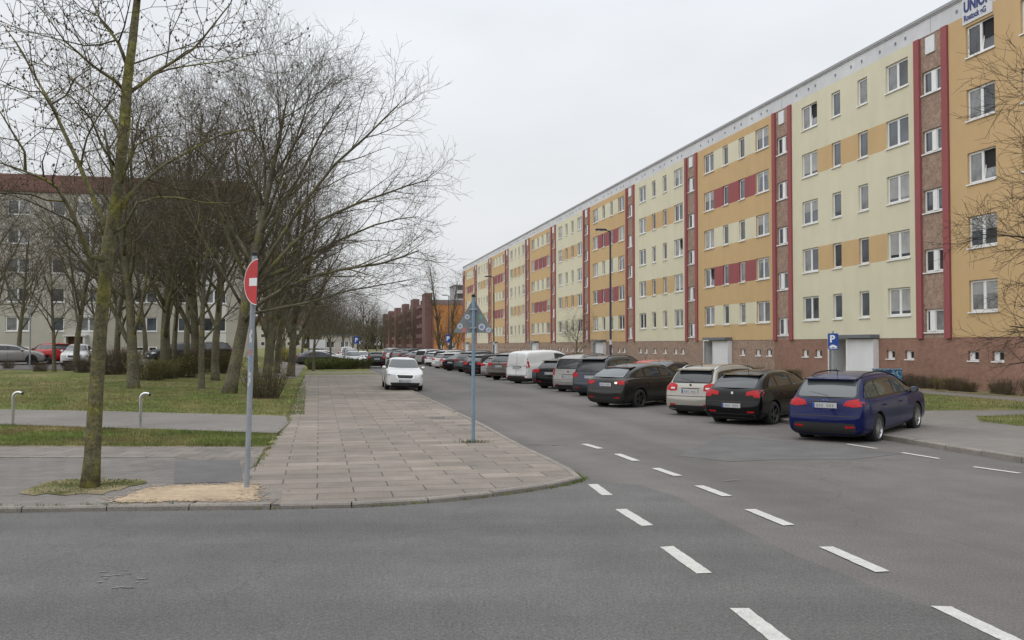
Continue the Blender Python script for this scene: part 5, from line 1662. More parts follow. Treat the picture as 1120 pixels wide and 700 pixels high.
# street lamps
def lamp(n, s, h, lab, name='street_lamp'):
    r = empty(name, ns(n, s, .08), ST_ANG + rad(90), lab, 'street lamp', 'dark tall lamps along the right pavement')
    mb = MB(); mb.tube([Vector((0, 0, -.2)), Vector((0, 0, 1.2)), Vector((0, 0, 1.21)), Vector((0, 0, h - .1)), Vector((.05, 0, h))], [.085, .08, .06, .045, .045], 12); mb.build('pole', M['lamp_post'], r, smooth=True, sharp=40)
    mb = MB(); mb.tube([Vector((.0, 0, h - .03)), Vector((.15, 0, h + .02)), Vector((.3, 0, h + .04))], [.035, .03, .03], 8); mb.build('arm', M['lamp_post'], r, smooth=True)
    mb = MB(); mb.box(.22, .78, -.13, .13, h + .01, h + .10)
    bm = bmesh.new(); me = mb.mesh('lamp_head', [M['lamp_post'], M['lamp_glass']]); bm.from_mesh(me); bmesh.ops.bevel(bm, geom=[e for e in bm.edges], offset=.03, segments=2, affect='EDGES'); bm.to_mesh(me); bm.free()
    lh = link('lamp_head', me, r)
    mb = MB(); mb.box(.32, .72, -.09, .09, h - .004, h + .014); mb.build('lamp_glass', M['lamp_glass'], lh)
    b = MB(); b.tube([Vector((0, 0, 2.0)), Vector((0, 0, 2.25))], [.068, .068], 12); b.build('sticker', M['stk_white'], r)
    return r
lamp(14.4, 44.6, 7.75, 'dark lamp post closest to the reversing hatchback, in front of the long block')
lamp(14.4, 76.4, 7.7, 'dark lamp post standing next to the triangular sign, second along the row')
lamp(14.4, 104, 7.6, 'dark lamp post before the bright orange building, farthest along the row')
# small blue sign on the third lamp + far blue/white sign
def small_sign(n, s, z, w, h, lab):
    r = empty('parking_sign', ns(n, s, .06), rad(-6), lab, 'road sign')
    b = MB(); b.tube([Vector((0, 0, -.2)), Vector((0, 0, z + h))], [.03, .03], 8); b.build('pole', M['galv'], r)
    b = MB(); b.box(-w / 2, w / 2, -.05, -.035, z, z + h); b.build('sign_plate', M['blue_sign'], r)
    t_ = text_mesh('P', h * .8, .003, 'CENTER', .02); t_.materials.append(M['sign_white'])
    o = link('lettering', t_, r, (0, -.054, z + h * .22)); o.rotation_euler = (rad(90), 0, 0)
small_sign(13.9, 101, 2.3, .55, .85, 'small blue parking sign near the farthest dark lamp post')
small_sign(4.6, 118, 2.2, .7, .9, 'small blue road sign at the far left kerb')
def park_lamp(px, depth, ztop, lab):
    x = (px - 560) / FPX * depth
    r = empty('park_lamp', (x, depth, gh(x, depth)), 0, lab, 'park lamp')
    h = ztop - gh(x, depth)
    b = MB(); b.tube([Vector((0, 0, -.2)), Vector((0, 0, h - .35))], [.05, .04], 8); b.build('pole', M['galv'], r)
    b = MB(); b.lathe([(h - .35, .05), (h - .32, .16), (h - .02, .20), (h, .0)], 14, 'z'); b.build('lamp_head', M['lamp_glass'], r, smooth=True, sharp=40)
    b = MB(); b.lathe([(h + .005, .24), (h + .05, .2), (h + .09, 0)], 14, 'z'); b.build('lamp_cap', M['grey_metal'], r, smooth=True)
park_lamp(33, 58, 4.5, 'slim park lamp with a pale head by the car park')

# steel hoops beside the path
M['steel'] = pmat('stainless', (.55, .55, .55), .28, ((6, .1),), metallic=.9)
for px, py, lab in ((14, 465, 'cane-shaped bent steel post at the path edge left of the big tree trunk'), (153.5, 467, 'cane-shaped bent steel post at the path edge right of the big tree trunk')):
    p = at(px, py, .07)
    r = empty('bent_post', p, 0, lab, 'bollard', 'bent steel posts beside the cross path')
    v2 = Matrix.Rotation(rad(12), 3, 'Z') @ Vector((1, 0, 0))
    pts = [Vector((0, 0, -.2)), Vector((0, 0, .3)), Vector((0, 0, .70))]
    for k in range(1, 9):
        a = math.pi * .62 * k / 8
        pts.append(v2 * (.11 - .11 * math.cos(a)) + Vector((0, 0, .70 + .11 * math.sin(a))))
    pts.append(pts[-1] + (pts[-1] - pts[-2]).normalized() * .05)
    mb = MB(); mb.tube(pts, [.036] * len(pts), 12); mb.build('tube', M['steel'], r, smooth=True, sharp=50)
    mb = MB(); e1 = pts[-1]; dv = (pts[-1] - pts[-2]).normalized(); mb.tube([e1 - dv * .01, e1 + dv * .035], [.04, .04], 12); mb.build('end_cap', M['car_black'], r)

# painted electricity cabinet
M['mural'] = None
m, nt, b_ = new_mat('cabinet_mural'); M['mural'] = m
tc_ = N(nt, 'ShaderNodeTexCoord'); no_ = N(nt, 'ShaderNodeTexNoise'); no_.inputs['Scale'].default_value = 3.2; no_.inputs['Distortion'].default_value = 2.2
nt.links.new(tc_.outputs['Object'], no_.inputs['Vector'])
rp = N(nt, 'ShaderNodeValToRGB'); rp.color_ramp.interpolation = 'CONSTANT'
el = rp.color_ramp.elements; el[0].position = 0; el[0].color = (.01, .05, .16, 1); el[1].position = .46; el[1].color = (.03, .14, .26, 1)
for p_, c_ in ((.54, (.30, .42, .46, 1)), (.58, (.02, .09, .22, 1)), (.66, (.12, .26, .20, 1))):
    k_ = el.new(p_); k_.color = c_
nt.links.new(no_.outputs['Fac'], rp.inputs[0]); nt.links.new(rp.outputs[0], b_.inputs['Base Color'])
c0 = Vector(((956 - 560) / FPX * 38.6, 38.6, .1)); c1 = Vector(((984 - 560) / FPX * 38.6, 38.6, .1))
cb = empty('electricity_cabinet', (c0 + c1) / 2, rad(-8), 'waist-high electricity cabinet painted with blue graffiti by the porch', 'cabinet')
w_ = (c1 - c0).length / 2
mb = MB(); mb.box(-w_, w_, -.2, .2, 0, .92); mb.build('body', M['mural'], cb)
mb = MB(); mb.box(-w_ - .03, w_ + .03, -.23, .23, .92, .97); mb.build('lid', M['mural'], cb)
mb = MB(); mb.box(-.008, .008, -.206, -.2, .04, .9); mb.build('door_gap', M['dark'], cb)
# notice board frame far left of the street
nb_ = empty('notice_board', ns(-.2, 118, .06), ST_ANG - rad(90), 'white notice board on two posts beside the far path', 'notice board')
for x in (-.8, .8):
    mb = MB(); mb.tube([Vector((x, 0, -.2)), Vector((x, 0, 2.6))], [.05, .05], 8); mb.build('post', M['galv'], nb_)
mb = MB(); mb.box(-.95, .95, -.06, .06, 1.6, 2.7); mb.build('board', M['panel_white'], nb_)
# ------------------------------------------------------------------ bare trees
M['bark_fg'] = pmat('bark_lichen', (.112, .102, .060), .95, ((2.5, .25), (14, .35), (45, .25)), (26, .9), col2=(.165, .155, .05), c2=(3.2, .46, .62), spec=.15)
M['bark'] = pmat('bark_grey', (.122, .109, .076), .95, ((1.5, .25), (12, .3)), (24, .8), col2=(.145, .135, .055), c2=(1.6, .52, .68), spec=.15)
M['twig'] = pmat('twigs_brown', (.098, .082, .057), .9, ((.8, .25),), spec=.15)
M['twig_fg'] = pmat('twigs_lichen', (.078, .066, .042), .9, ((1.2, .3),), spec=.15, col2=(.13, .118, .045), c2=(1.2, .52, .70))
M['bud'] = pmat('buds', (.085, .062, .036), .9)

def wander(p, d, L, n, rng, wob, trop):
    pts = [p.copy()]
    st = L / n
    d = d.normalized()
    for k in range(n):
        d = (d + Vector((rng.uniform(-wob, wob), rng.uniform(-wob, wob), rng.uniform(-wob, wob) + trop))).normalized()
        p = p + d * st
        pts.append(p.copy())
    return pts

def lerp_poly(pts, t):
    x = t * (len(pts) - 1); k = min(int(x), len(pts) - 2); u = x - k
    return pts[k].lerp(pts[k + 1], u), (pts[k + 1] - pts[k]).normalized()

class Tree:
    def __init__(self, seed, cfg):
        self.r = random.Random(seed); self.c = cfg
        self.trunk, self.limbs = MB(), MB()
    def branch(self, p, d, L, r0, lvl, pts=None, t_start=None):
        c, r = self.c, self.r
        last = lvl >= c['levels']
        if pts is None:
            n = max(2, min(9, int(L / c['step'][min(lvl, 4)])))
            pts = wander(p, d, L, n, r, c['wob'][min(lvl, 4)], c['trop'][min(lvl, 4)])
        n = len(pts) - 1
        r1 = max(c['rmin'], r0 * c['taper'][min(lvl, 4)])
        if last: r1 = c['rmin'] * .7
        radii = [r0 + (r1 - r0) * (k / n) for k in range(n + 1)]
        sides = 8 if r0 > .06 else 5 if r0 > .02 else 3
        mat = 0 if r0 > .018 else 1
        self.limbs.tube(pts, radii, sides, mat)
        if last:
            if c.get('buds'):
                for k in range(1, n + 1):
                    if r.random() < c['buds']:
                        q = pts[k] + Vector((r.uniform(-.02, .02), r.uniform(-.02, .02), r.uniform(-.02, .02)))
                        b = r.uniform(.008, .017)
                        self.limbs.v += [(q.x - b, q.y, q.z), (q.x + b, q.y, q.z), (q.x, q.y - b, q.z), (q.x, q.y + b, q.z), (q.x, q.y, q.z + b * 1.8), (q.x, q.y, q.z - b * 1.4)]
                        i = len(self.limbs.v) - 6
                        for f in ((0, 2, 4), (2, 1, 4), (1, 3, 4), (3, 0, 4), (2, 0, 5), (1, 2, 5), (3, 1, 5), (0, 3, 5)):
                            self.limbs.f.append(tuple(i + x for x in f)); self.limbs.m.append(2)
            return
        self.children(pts, radii, L, lvl, t_start)
    def children(self, pts, radii, L, lvl, t_start=None):
        c, r = self.c, self.r
        cnt = c['cnt'][lvl]
        cnt = max(2, int(cnt * min(1.3, max(.5, L / c['lref'][lvl])) + r.random()))
        az = r.uniform(0, 6.28)
        t0 = c['start'][lvl] if t_start is None else t_start
        for k in range(cnt):
            t = t0 + (1 - t0) * (k + r.uniform(.1, .9)) / cnt
            q, d = lerp_poly(pts, min(.999, t))
            az += 2.4 + r.uniform(-.5, .5)
            u = d.orthogonal().normalized(); w = d.cross(u)
            side = u * math.cos(az) + w * math.sin(az)
            a = rad(r.uniform(*c['ang'][lvl]))
            nd = d * math.cos(a) + side * math.sin(a)
            if nd.z < c['zmin'][lvl]: nd.z = c['zmin'][lvl] + .3 * (nd.z - c['zmin'][lvl])
            nd.normalize()
            x = t * (len(radii) - 1); i = min(int(x), len(radii) - 2)
            rr_ = radii[i] + (radii[i + 1] - radii[i]) * (x - i)
            Lc = c['len'][lvl] * r.uniform(.65, 1.2) * (1.15 - .55 * (t - t0) / (1.001 - t0))
            if lvl > 0: Lc = min(Lc, L * .8)
            self.branch(q, nd, Lc, max(c['rmin'], rr_ * r.uniform(*c['rr'])), lvl + 1)
    def grow(self, H, r0, lean=(0, 0)):
        c = self.c
        pts = wander(Vector((0, 0, -.15)), Vector((lean[0], lean[1], 1)), H, 10, self.r, c['wob'][0], c['trop'][0])
        radii = [r0 * (1.35 if k == 0 else 1.0) * (1 - .86 * (k / 10) ** 1.1) + .012 for k in range(11)]
        radii[0] = r0 * 1.5; radii[1] = r0 * 1.02
        # root flare
        pts.insert(1, pts[0].lerp(pts[1], .3)); radii.insert(1, r0 * 1.18)
        self.trunk.tube(pts, radii, 14, 0)
        self.children(pts, radii, H, 0)
    def finish(self, name, loc, rz, label, group=None, fg=False, cat='tree'):
        root = empty(name, loc, rz, label, cat, group)
        b, t = (M['bark_fg'], M['twig_fg']) if fg else (M['bark'], M['twig'])
        self.trunk.build('trunk', [b], root, smooth=True)
        cr = self.limbs.build('crown', [b, t, M['bud']], root, smooth=True)
        return root

def cfg(**k):
    d = dict(levels=4, step=(1.2, .7, .45, .3, .2), wob=(.07, .12, .16, .2, .22), trop=(.04, .07, .05, .03, .02), taper=(.2, .22, .25, .35, .5), rmin=.0055,
             cnt=(13, 9, 6, 4), lref=(9, 4.5, 2.2, 1.1), start=(.28, .22, .15, .1), ang=((32, 62), (28, 58), (28, 62), (25, 60)), zmin=(.05, -.15, -.3, -.5), len=(5.2, 2.6, 1.35, .7), rr=(.42, .62))
    d.update(k); return d

# --- the slender lichen-covered tree in front, its limbs following the photograph
fgp = at(98, 533, PZ)
FGY = fgp.y
T = Tree(101, cfg(levels=3, buds=.62, rmin=.0042, cnt=(9, 7, 4, 3), len=(2.4, 1.15, .55, .4), lref=(3, 1.5, .8, .5), step=(.5, .3, .2, .13, .1), wob=(.05, .16, .30, .36, .36), start=(.2, .18, .12, .1), trop=(.03, .05, .06, .05, .03), ang=((30, 60), (35, 70), (35, 75), (30, 70))))
def L2W(px, py, dy=0.0):
    return at_depth(px, py, FGY + dy) - fgp
tp = [(98, 534), (101, 500), (105, 430), (111, 345), (119, 262), (129, 205), (136, 140), (139, 92), (145, 45), (150, 0), (157, -60), (161, -120), (168, -170)]
tr_ = [.14, .112, .098, .089, .080, .071, .078, .068, .058, .048, .036, .022, .010]
tpts = [L2W(x, y, .12 * math.sin(k * .8)) for k, (x, y) in enumerate(tp)]
tpts[0].z = -.1
T.trunk.tube(tpts, tr_, 16, 0)
LIMBS = [  # points (px, py), depth drift at the tip, start radius
    ([(116, 285), (98, 280), (88, 255), (76, 228), (62, 205), (48, 196), (26, 187), (0, 178)], -1.0, .062),
    ([(119, 262), (110, 236), (97, 205), (83, 172), (70, 145), (58, 118), (50, 104), (43, 92), (30, 68), (17, 46), (4, 28)], .9, .055),
    ([(57, 114), (72, 105), (82, 86), (97, 76), (118, 66)], -.6, .024),
    ([(28, 187), (27, 166), (14, 145), (0, 122), (-14, 96)], -.5, .030),
    ([(48, 196), (46, 177), (52, 160), (60, 140)], -.9, .02),
    ([(119, 258), (137, 247), (150, 222), (172, 216), (193, 216), (225, 222), (262, 222)], -.7, .036),
    ([(122, 245), (140, 215), (160, 196), (180, 180), (211, 163), (243, 147), (262, 143), (285, 142)], .8, .045),
    ([(126, 222), (140, 178), (150, 158), (170, 149), (195, 149)], -1.0, .03),
    ([(138, 104), (155, 92), (171, 79), (192, 66), (211, 54), (222, 42), (236, 24), (252, 4), (262, -22)], .7, .042),
    ([(168, 82), (185, 76), (200, 73), (222, 70), (246, 67), (268, 62), (300, 52)], -.5, .026),
    ([(146, 70), (172, 61), (200, 52), (226, 41), (262, 37)], 1.1, .022),
    ([(137, 100), (126, 88), (110, 78), (97, 68), (84, 56), (71, 45), (60, 30), (48, 14)], -.9, .036),
    ([(139, 72), (130, 48), (120, 34), (111, 24), (102, 4), (92, -22)], .5, .038),
    ([(127, 44), (110, 49), (92, 50), (72, 45), (51, 40), (24, 32), (-6, 24)], -.5, .022),
    ([(129, 47), (136, 28), (142, 2), (147, -24)], -.6, .024),
    ([(124, 36), (108, 18), (88, 8), (74, -6)], 1.0, .022),
    ([(133, 150), (122, 128), (108, 112), (92, 96), (76, 84)], 1.2, .03),
    ([(131, 190), (112, 160), (100, 130), (80, 108), (60, 95)], -1.3, .03),
    ([(152, 0), (166, -30), (190, -60)], .6, .03), ([(154, -20), (140, -60), (120, -90)], -.6, .03), ([(158, -60), (176, -100), (200, -120)], -.4, .024),
    ([(117, 292), (130, 270), (150, 262), (168, 240)], 1.0, .024),
]
for pts, drift, r0 in LIMBS:
    n = len(pts)
    P = [L2W(x, y, drift * (k / (n - 1)) ** 1.2 + .05 * math.sin(k * 2.1 + r0 * 90)) for k, (x, y) in enumerate(pts)]
    L = sum((b - a).length for a, b in zip(P[:-1], P[1:]))
    T.branch(None, None, L, r0 * .74, 1, pts=P, t_start=.25)
T.finish('bare_tree', fgp, 0, 'slender lichen-covered young tree standing in the pavement beside the bent no entry sign', fg=True)

# --- kinds of trees behind
kinds = {}
kinds['a'] = Tree(7, cfg(levels=4, cnt=(11, 8, 5, 3), len=(6.0, 3.0, 1.5, .8)))
kinds['a'].grow(11.8, .20, (.02, .0))
kinds['b'] = Tree(19, cfg(levels=4, cnt=(11, 9, 5, 3), len=(6.2, 3.2, 1.5, .8), ang=((25, 50), (25, 55), (28, 62), (25, 60)), start=(.2, .2, .15, .1), trop=(.03, .09, .07, .03, .02)))
kinds['b'].grow(11.5, .23, (-.06, .03))
kinds['c'] = Tree(33, cfg(levels=4, cnt=(9, 8, 6, 5), len=(3.6, 2.0, 1.1, .6), lref=(6, 3, 1.8, .9)))
kinds['c'].grow(7.5, .12, (.03, -.02))
kinds['d'] = Tree(43, cfg(levels=4, cnt=(24, 7, 5, 3), len=(2.4, 1.5, .9, .5), ang=((18, 32), (20, 40), (25, 50), (25, 60)), start=(.12, .2, .15, .1), trop=(.02, .12, .1, .05, .02), lref=(12, 2.4, 1.4, .9)))
kinds['d'].grow(12.5, .17)
# the spreading tree whose limbs reach out over the pavement
SPY = 37.8
spb = at(254, 430, .15); spb.y = SPY; spb.x = (254 - 560) / FPX * SPY; spb.z = gh(spb.x, SPY)
S_ = Tree(57, cfg(levels=4, cnt=(10, 12, 7, 4), len=(4.8, 2.7, 1.35, .75), lref=(8, 5.0, 2.4, 1.2), trop=(.02, .05, .06, .04, .02), ang=((25, 55), (20, 48), (24, 55), (25, 60))))
def S2W(px, py, dy=0.0): return at_depth(px, py, SPY + dy) - spb
tp = [(250, 434), (254, 415), (260, 385), (266, 355), (270, 320), (278, 280), (288, 235), (297, 190), (305, 155), (310, 128), (314, 106)]
P = [S2W(x, y, .2 * math.sin(k)) for k, (x, y) in enumerate(tp)]; P[0].z = -.15
RR = [.34, .27, .24, .22, .19, .16, .13, .10, .075, .05, .02]
S_.trunk.tube(P, RR, 16, 0)
S_.children(P, RR, 12, 0, .42)
for pts, drift, r0 in [
    ([(267, 352), (283, 332), (310, 316), (340, 302), (378, 294), (418, 288), (440, 281), (458, 274)], -2.5, .13),
    ([(268, 335), (290, 300), (318, 268), (352, 240), (392, 222), (424, 211), (446, 203), (468, 197)], 1.5, .12),
    ([(270, 320), (300, 270), (330, 225), (366, 180), (400, 150), (422, 128), (436, 114)], -3.0, .11),
    ([(275, 295), (302, 240), (330, 188), (350, 148), (366, 122), (378, 104)], 2.5, .10),
    ([(282, 262), (305, 200), (322, 158), (334, 122), (340, 98)], -1.5, .09),
    ([(269, 330), (300, 310), (340, 285), (372, 262), (410, 246), (438, 239), (458, 237)], 3.5, .10),
    ([(267, 345), (300, 338), (340, 330), (380, 318), (415, 312), (452, 305)], .5, .08),
    ([(272, 310), (250, 262), (236, 210), (227, 168), (220, 140), (214, 118)], 2.0, .10),
    ([(268, 340), (245, 300), (222, 262), (200, 225), (182, 180)], -2.0, .09),
    ([(290, 225), (290, 175), (284, 138), (280, 108)], 1.0, .08)]:
    n = len(pts)
    Q = [S2W(x, y, drift * (k / (n - 1)) + .15 * math.sin(k * 1.9 + r0 * 77)) for k, (x, y) in enumerate(pts)]
    L = sum((b - a).length for a, b in zip(Q[:-1], Q[1:]))
    S_.branch(None, None, L, r0 * .78, 1, pts=Q, t_start=.22)
S_.finish('bare_tree', spb, 0, 'large spreading bare tree reaching its limbs over the pavement behind the no entry sign')

tree_proto = {}
def plant(kind, loc, rz, sc, label, group, sx=None):
    if kind not in tree_proto:
        o = kinds[kind].finish('bare_tree', loc, rz, label, group)
        tree_proto[kind] = o
    else:
        o = copy_tree(tree_proto[kind]); o['label'] = label
        if group: o['group'] = group
    o.location = loc; o.rotation_euler = (0, 0, rz)
    o.scale = (sx or sc, sx or sc, sc)
    return o
GT = 'bare trees on the left lawn'
rr = random.Random(77)
def tpx(kind, px, depth, sc, lab, group=GT, sx=None, rz=None):
    x = (px - 560) / FPX * depth
    plant(kind, (x, depth, gh(x, depth)), rr.uniform(0, 6.28) if rz is None else rz, sc, lab, group, sx)
tpx('b', 147, 40.5, 1.0, 'thick grey-trunked bare tree just right of the young lichen-covered tree', rz=.6)
tpx('c', 221, 41, 1.12, 'slim bare tree on the lawn left of the large spreading tree', rz=2.0)
tpx('a', 236, 49, 1.0, 'bare tree behind the slim one, between it and the large spreading tree', rz=4.0)
tpx('a', 277, 47, 1.04, 'bare tree directly behind the pole of the bent no entry sign', rz=1.0)
tpx('b', 292, 55, 1.0, 'bare leaning tree beside the path, next after the bent no entry sign', rz=5.1)
tpx('a', 303, 63, 1.0, 'second bare tree beside the path after the bent no entry sign', rz=2.7)
tpx('b', 296, 76, 1.0, 'third bare tree beside the path after the bent no entry sign', rz=3.6)
tpx('a', 306, 88, .95, 'fourth bare tree beside the path after the bent no entry sign', rz=.2)
tpx('b', 309, 104, .9, 'fifth bare tree beside the path after the bent no entry sign', rz=1.3)
tpx('b', 182, 50, 1.12, 'tall upright bare tree right behind the young lichen-covered tree, finely twigged', rz=2.6)
tpx('b', 216, 58, 1.2, 'tall upright bare tree between the thick grey trunk and the slim lawn tree', rz=.9)
tpx('b', 318, 58, 1.0, 'bare tree at the edge of the path just right of the bent no entry sign', rz=4.0)
tpx('b', 128, 70, 1.0, 'finely twigged bare tree behind the white saloon in the car park', rz=3.3)
tpx('c', 190, 55, 1.3, 'bare tree by the shrubs in front of the dark grey saloon', rz=.4)
tpx('a', -12, 57, .92, 'bare tree at the left edge of the lawn in front of the beige silver hatchback', rz=.9)
tpx('a', 84, 60, .95, 'bare tree close by the white saloon in the car park', rz=3.7)
tpx('c', 60, 55, .95, 'small bare tree beside the red hatchback in the car park', rz=3.2)
tpx('a', 20, 72, .85, 'bare tree behind the beige silver hatchback in the car park', rz=2.2)
tpx('a', 160, 76, .95, 'bare tree behind the car park in front of the beige block', rz=5.6)
tpx('b', 112, 86, .85, 'bare tree close to the beige block behind the white saloon', rz=1.9)
tpx('a', 205, 68, 1.08, 'tall bare tree beyond the dark grey saloon', rz=4.4)
tpx('c', -40, 40, 1.15, 'bare tree at the outer edge of the lawn left of the steel hoops', rz=2.9)
tpx('c', 343, 72, .92, 'small bare tree with low boughs standing in the green hedge', rz=.8)
tpx('c', 362, 92, .9, 'small bare tree beyond the green hedge left of the black hatchback', rz=2.5)
GF = 'bare trees lining the far street'
tpx('a', 330, 120, .8, 'bare tree beside the white notice board far along the path', GF, rz=2.1)
tpx('a', 352, 150, .8, 'bare tree far along the left kerb behind the black hatchback', GF, rz=.7)
tpx('b', 385, 172, .8, 'bare tree far along the left kerb next to the beige pavilion', GF, rz=4.7)
tpx('a', 322, 160, .95, 'tall bare tree far along the path beyond the notice board', GF, rz=3.9)
tpx('b', 402, 235, .95, 'bare tree right of the beige pavilion at the street end', GF, rz=1.9)
tpx('a', 366, 250, 1.0, 'bare tree left of the beige pavilion at the street end', GF, rz=4.2)
tpx('a', 420, 300, 1.0, 'bare tree at the left foot of the dark brown terrace', GF, rz=5.2)
for k_, (px_, dp_, kd_) in enumerate(((292, 130, 'a'), (312, 145, 'b'), (338, 190, 'a'), (300, 185, 'b'), (318, 215, 'a'), (348, 215, 'b'), (376, 205, 'a'), (398, 190, 'b'), (412, 262, 'a'), (392, 300, 'b'), (360, 300, 'a'), (436, 360, 'b'))):
    tpx(kd_, px_, dp_, .88 + .03 * (k_ % 4), 'bare tree among the far brown mass of trees at the end of the street', GF, rz=k_ * 1.1)
for k_, (n_, s_) in enumerate(((-1, 190), (2.5, 205), (5, 250), (1, 260), (3, 290), (6, 310), (-4, 240), (-7, 280))):
    p_ = ns(n_, s_); plant('b' if k_ % 2 else 'a', p_, k_ * 1.7, .9, 'bare tree among the far brown mass of trees at the end of the street', GF)
for k_, (n_, s_) in enumerate(((25, 250), (24, 275), (25, 300), (24.5, 330), (25, 365))):
    p_ = ns(n_, s_); plant('a' if k_ % 2 else 'b', p_, k_ * 1.3, .85, 'bare tree in front of the dark brown terrace at the far end of the street', GF)
tpx('d', 482, 118, .98, 'narrow upright poplar in front of the bright orange building', GF, sx=1.05, rz=1.0)
tpx('d', 492, 131, .9, 'narrow upright poplar just behind the first, by the bright orange building', GF, sx=1.0, rz=3.0)
tpx('a', 500, 170, .62, 'short bare tree between the poplars and the long block', GF, rz=2.0)
GR = 'bare trees by the long block'
def tn(kind, n, s, sc, lab, rz, sx=None):
    p = ns(n, s, .1); plant(kind, p, rz, sc, lab, GR, sx)
tn('c', 24.6, 87, .56, 'little bushy bare tree against the long block behind the triangular sign', 1.4, .62)
rt = Tree(88, cfg(levels=4, cnt=(13, 10, 7, 5), len=(4.4, 2.2, 1.1, .6), lref=(7, 3.6, 1.8, .9), rmin=.005, ang=((50, 85), (30, 60), (30, 62), (25, 60)), trop=(.03, .0, .02, .03, .02), zmin=(-.1, -.3, -.4, -.5), start=(.25, .2, .15, .1)))
rt.grow(8.6, .16)
_keep = (M['bark'], M['twig']); M['bark'] = M['twig'] = pmat('twigs_dark', (.045, .036, .030), .9, ((.8, .25),), spec=.15)
rt.finish('bare_tree', ns(20.9, 19.4, .1), 2.2, 'bare tree at the right edge whose twigs hang before the orange wall', GR)
M['bark'], M['twig'] = _keep

# ------------------------------------------------------------------ shrubs and hedges
M['leaf_green'] = pmat('leaf_green', (.075, .095, .020), .85, ((2, .3), (20, .3)), spec=.2)
M['leaf_olive'] = pmat('leaf_olive', (.105, .095, .028), .85, ((2, .3), (20, .3)), spec=.2)
M['leaf_brown'] = pmat('leaf_brown', (.085, .050, .030), .9, ((2, .3), (20, .3)), spec=.2)
M['leaf_yellow'] = pmat('leaf_yellow', (.32, .27, .03), .8, ((3, .3),), spec=.2)
def shrub_mb(seed, w, d, h, nst, nlf, leaf):
    r = random.Random(seed)
    st, lf = MB(), MB()
    for k in range(nst):
        x, y = r.uniform(-w, w) * .55, r.uniform(-d, d) * .55
        dirv = Vector((x / max(w, .1) * .8 + r.uniform(-.35, .35), y / max(d, .1) * .8 + r.uniform(-.35, .35), 1.2))
        L = h * r.uniform(.7, 1.08) / max(.5, dirv.normalized().z)
        pts = wander(Vector((x, y, -.05)), dirv, L, 5, r, .14, .02)
        st.tube(pts, [.010, .008, .007, .006, .005, .003], 3)
        for q in range(max(1, nlf // nst)):
            t = 1 - r.random() ** 1.5 * .85
            p, dd = lerp_poly(pts, min(.999, t))
            p = p + Vector((r.gauss(0, .05), r.gauss(0, .05), r.gauss(0, .04)))
            a = Vector((r.uniform(-1, 1), r.uniform(-1, 1), r.uniform(-.4, 1))).normalized(); b = a.orthogonal().normalized()
            s = leaf * r.uniform(.6, 1.3)
            lf.quad(p, p + a * s * .5 + b * s * .28, p + a * s, p + a * s * .5 - b * s * .28)
    return st, lf
_sh = {}
def shrub(kind, loc, rz, sc, label, group, name='shrub', cat='shrub'):
    spec_ = {'round': (3, .75, .75, 1.25, 240, 2600, .045, M['leaf_olive'], M['twig']), 'brown': (5, 1.0, .8, 1.15, 210, 1500, .05, M['leaf_brown'], M['twig']), 'green': (9, 1.1, .9, .95, 160, 3600, .06, M['leaf_olive'], M['twig']),
             'low': (13, 1.3, .7, .75, 150, 2600, .06, M['leaf_green'], M['twig']), 'hedge': (15, 1.8, 1.0, .8, 220, 6500, .065, M['leaf_green'], M['twig']), 'yellow': (17, .9, .9, 1.3, 130, 2200, .07, M['leaf_yellow'], M['twig'])}[kind]
    root = empty(name, loc, rz, label, cat, group)
    root.scale = (sc, sc, sc)
    if kind not in _sh:
        sd, w, d, h, a, b, lf, ml, ms = spec_
        s_, l_ = shrub_mb(sd, w, d, h, a, b, lf)
        _sh[kind] = (s_.mesh('stems', ms), l_.mesh('leaves', ml))
    link('stems', _sh[kind][0], root); link('leaves', _sh[kind][1], root)
    return root
GS = 'shrubs on the left lawn'
def spx(kind, px, depth, sc, lab, rz, group=GS):
    x = (px - 560) / FPX * depth
    shrub(kind, (x, depth, gh(x, depth)), rz, sc, lab, group)
spx('round', 291, 34.5, 1.05, 'round olive brown shrub on the lawn right of the no entry pole', .3)
for k, (kind, px, dep, sc, lab) in enumerate((
    ('brown', 44, 55, .55, 'reddish brown shrub under the red hatchback in the car park'), ('brown', 76, 56, .5, 'reddish brown shrub in front of the white saloon in the car park'), ('brown', 92, 54, .8, 'low brown shrub left of the young tree trunk'),
    ('brown', 122, 52, 1.35, 'tall reddish brown shrub between the young tree and the thick grey trunk'), ('brown', 136, 55, 1.3, 'brown shrub just left of the thick grey trunk'), ('green', 162, 47, 1.1, 'olive green shrub right of the thick grey trunk'),
    ('green', 180, 49, 1.05, 'second olive green shrub right of the thick grey trunk'), ('green', 199, 51, 1.3, 'largest olive green shrub left of the slim lawn tree'), ('brown', 212, 56, 1.3, 'brown shrub behind the slim lawn tree'),
    ('green', 243, 58, 1.4, 'olive shrub between the trunks of the lawn trees'), ('brown', 228, 62, 1.3, 'brown shrub far behind the slim lawn tree'), ('brown', 10, 58, .5, 'brown shrub under the beige silver hatchback'))):
    spx(kind, px, dep, sc, lab, k * 1.3)
spx('yellow', 313, 100, 1.25, 'yellow flowering forsythia shrub beside the far path', 1.0)
for k, (n, s) in enumerate(((-.2, 78), (1.4, 78.3), (3.1, 79), (.3, 80), (2.2, 80.4))):
    shrub('hedge', ns(n, s, .08), ST_ANG + k * .9, 1.1, 'low clipped green hedge plant on the grass strip beyond the slab pavement', 'green hedge beyond the slab pavement', 'hedge_plant', 'hedge')
GB = 'low shrubs along the foot of the long block'
k = 0
rr = random.Random(31)
s = 25.5
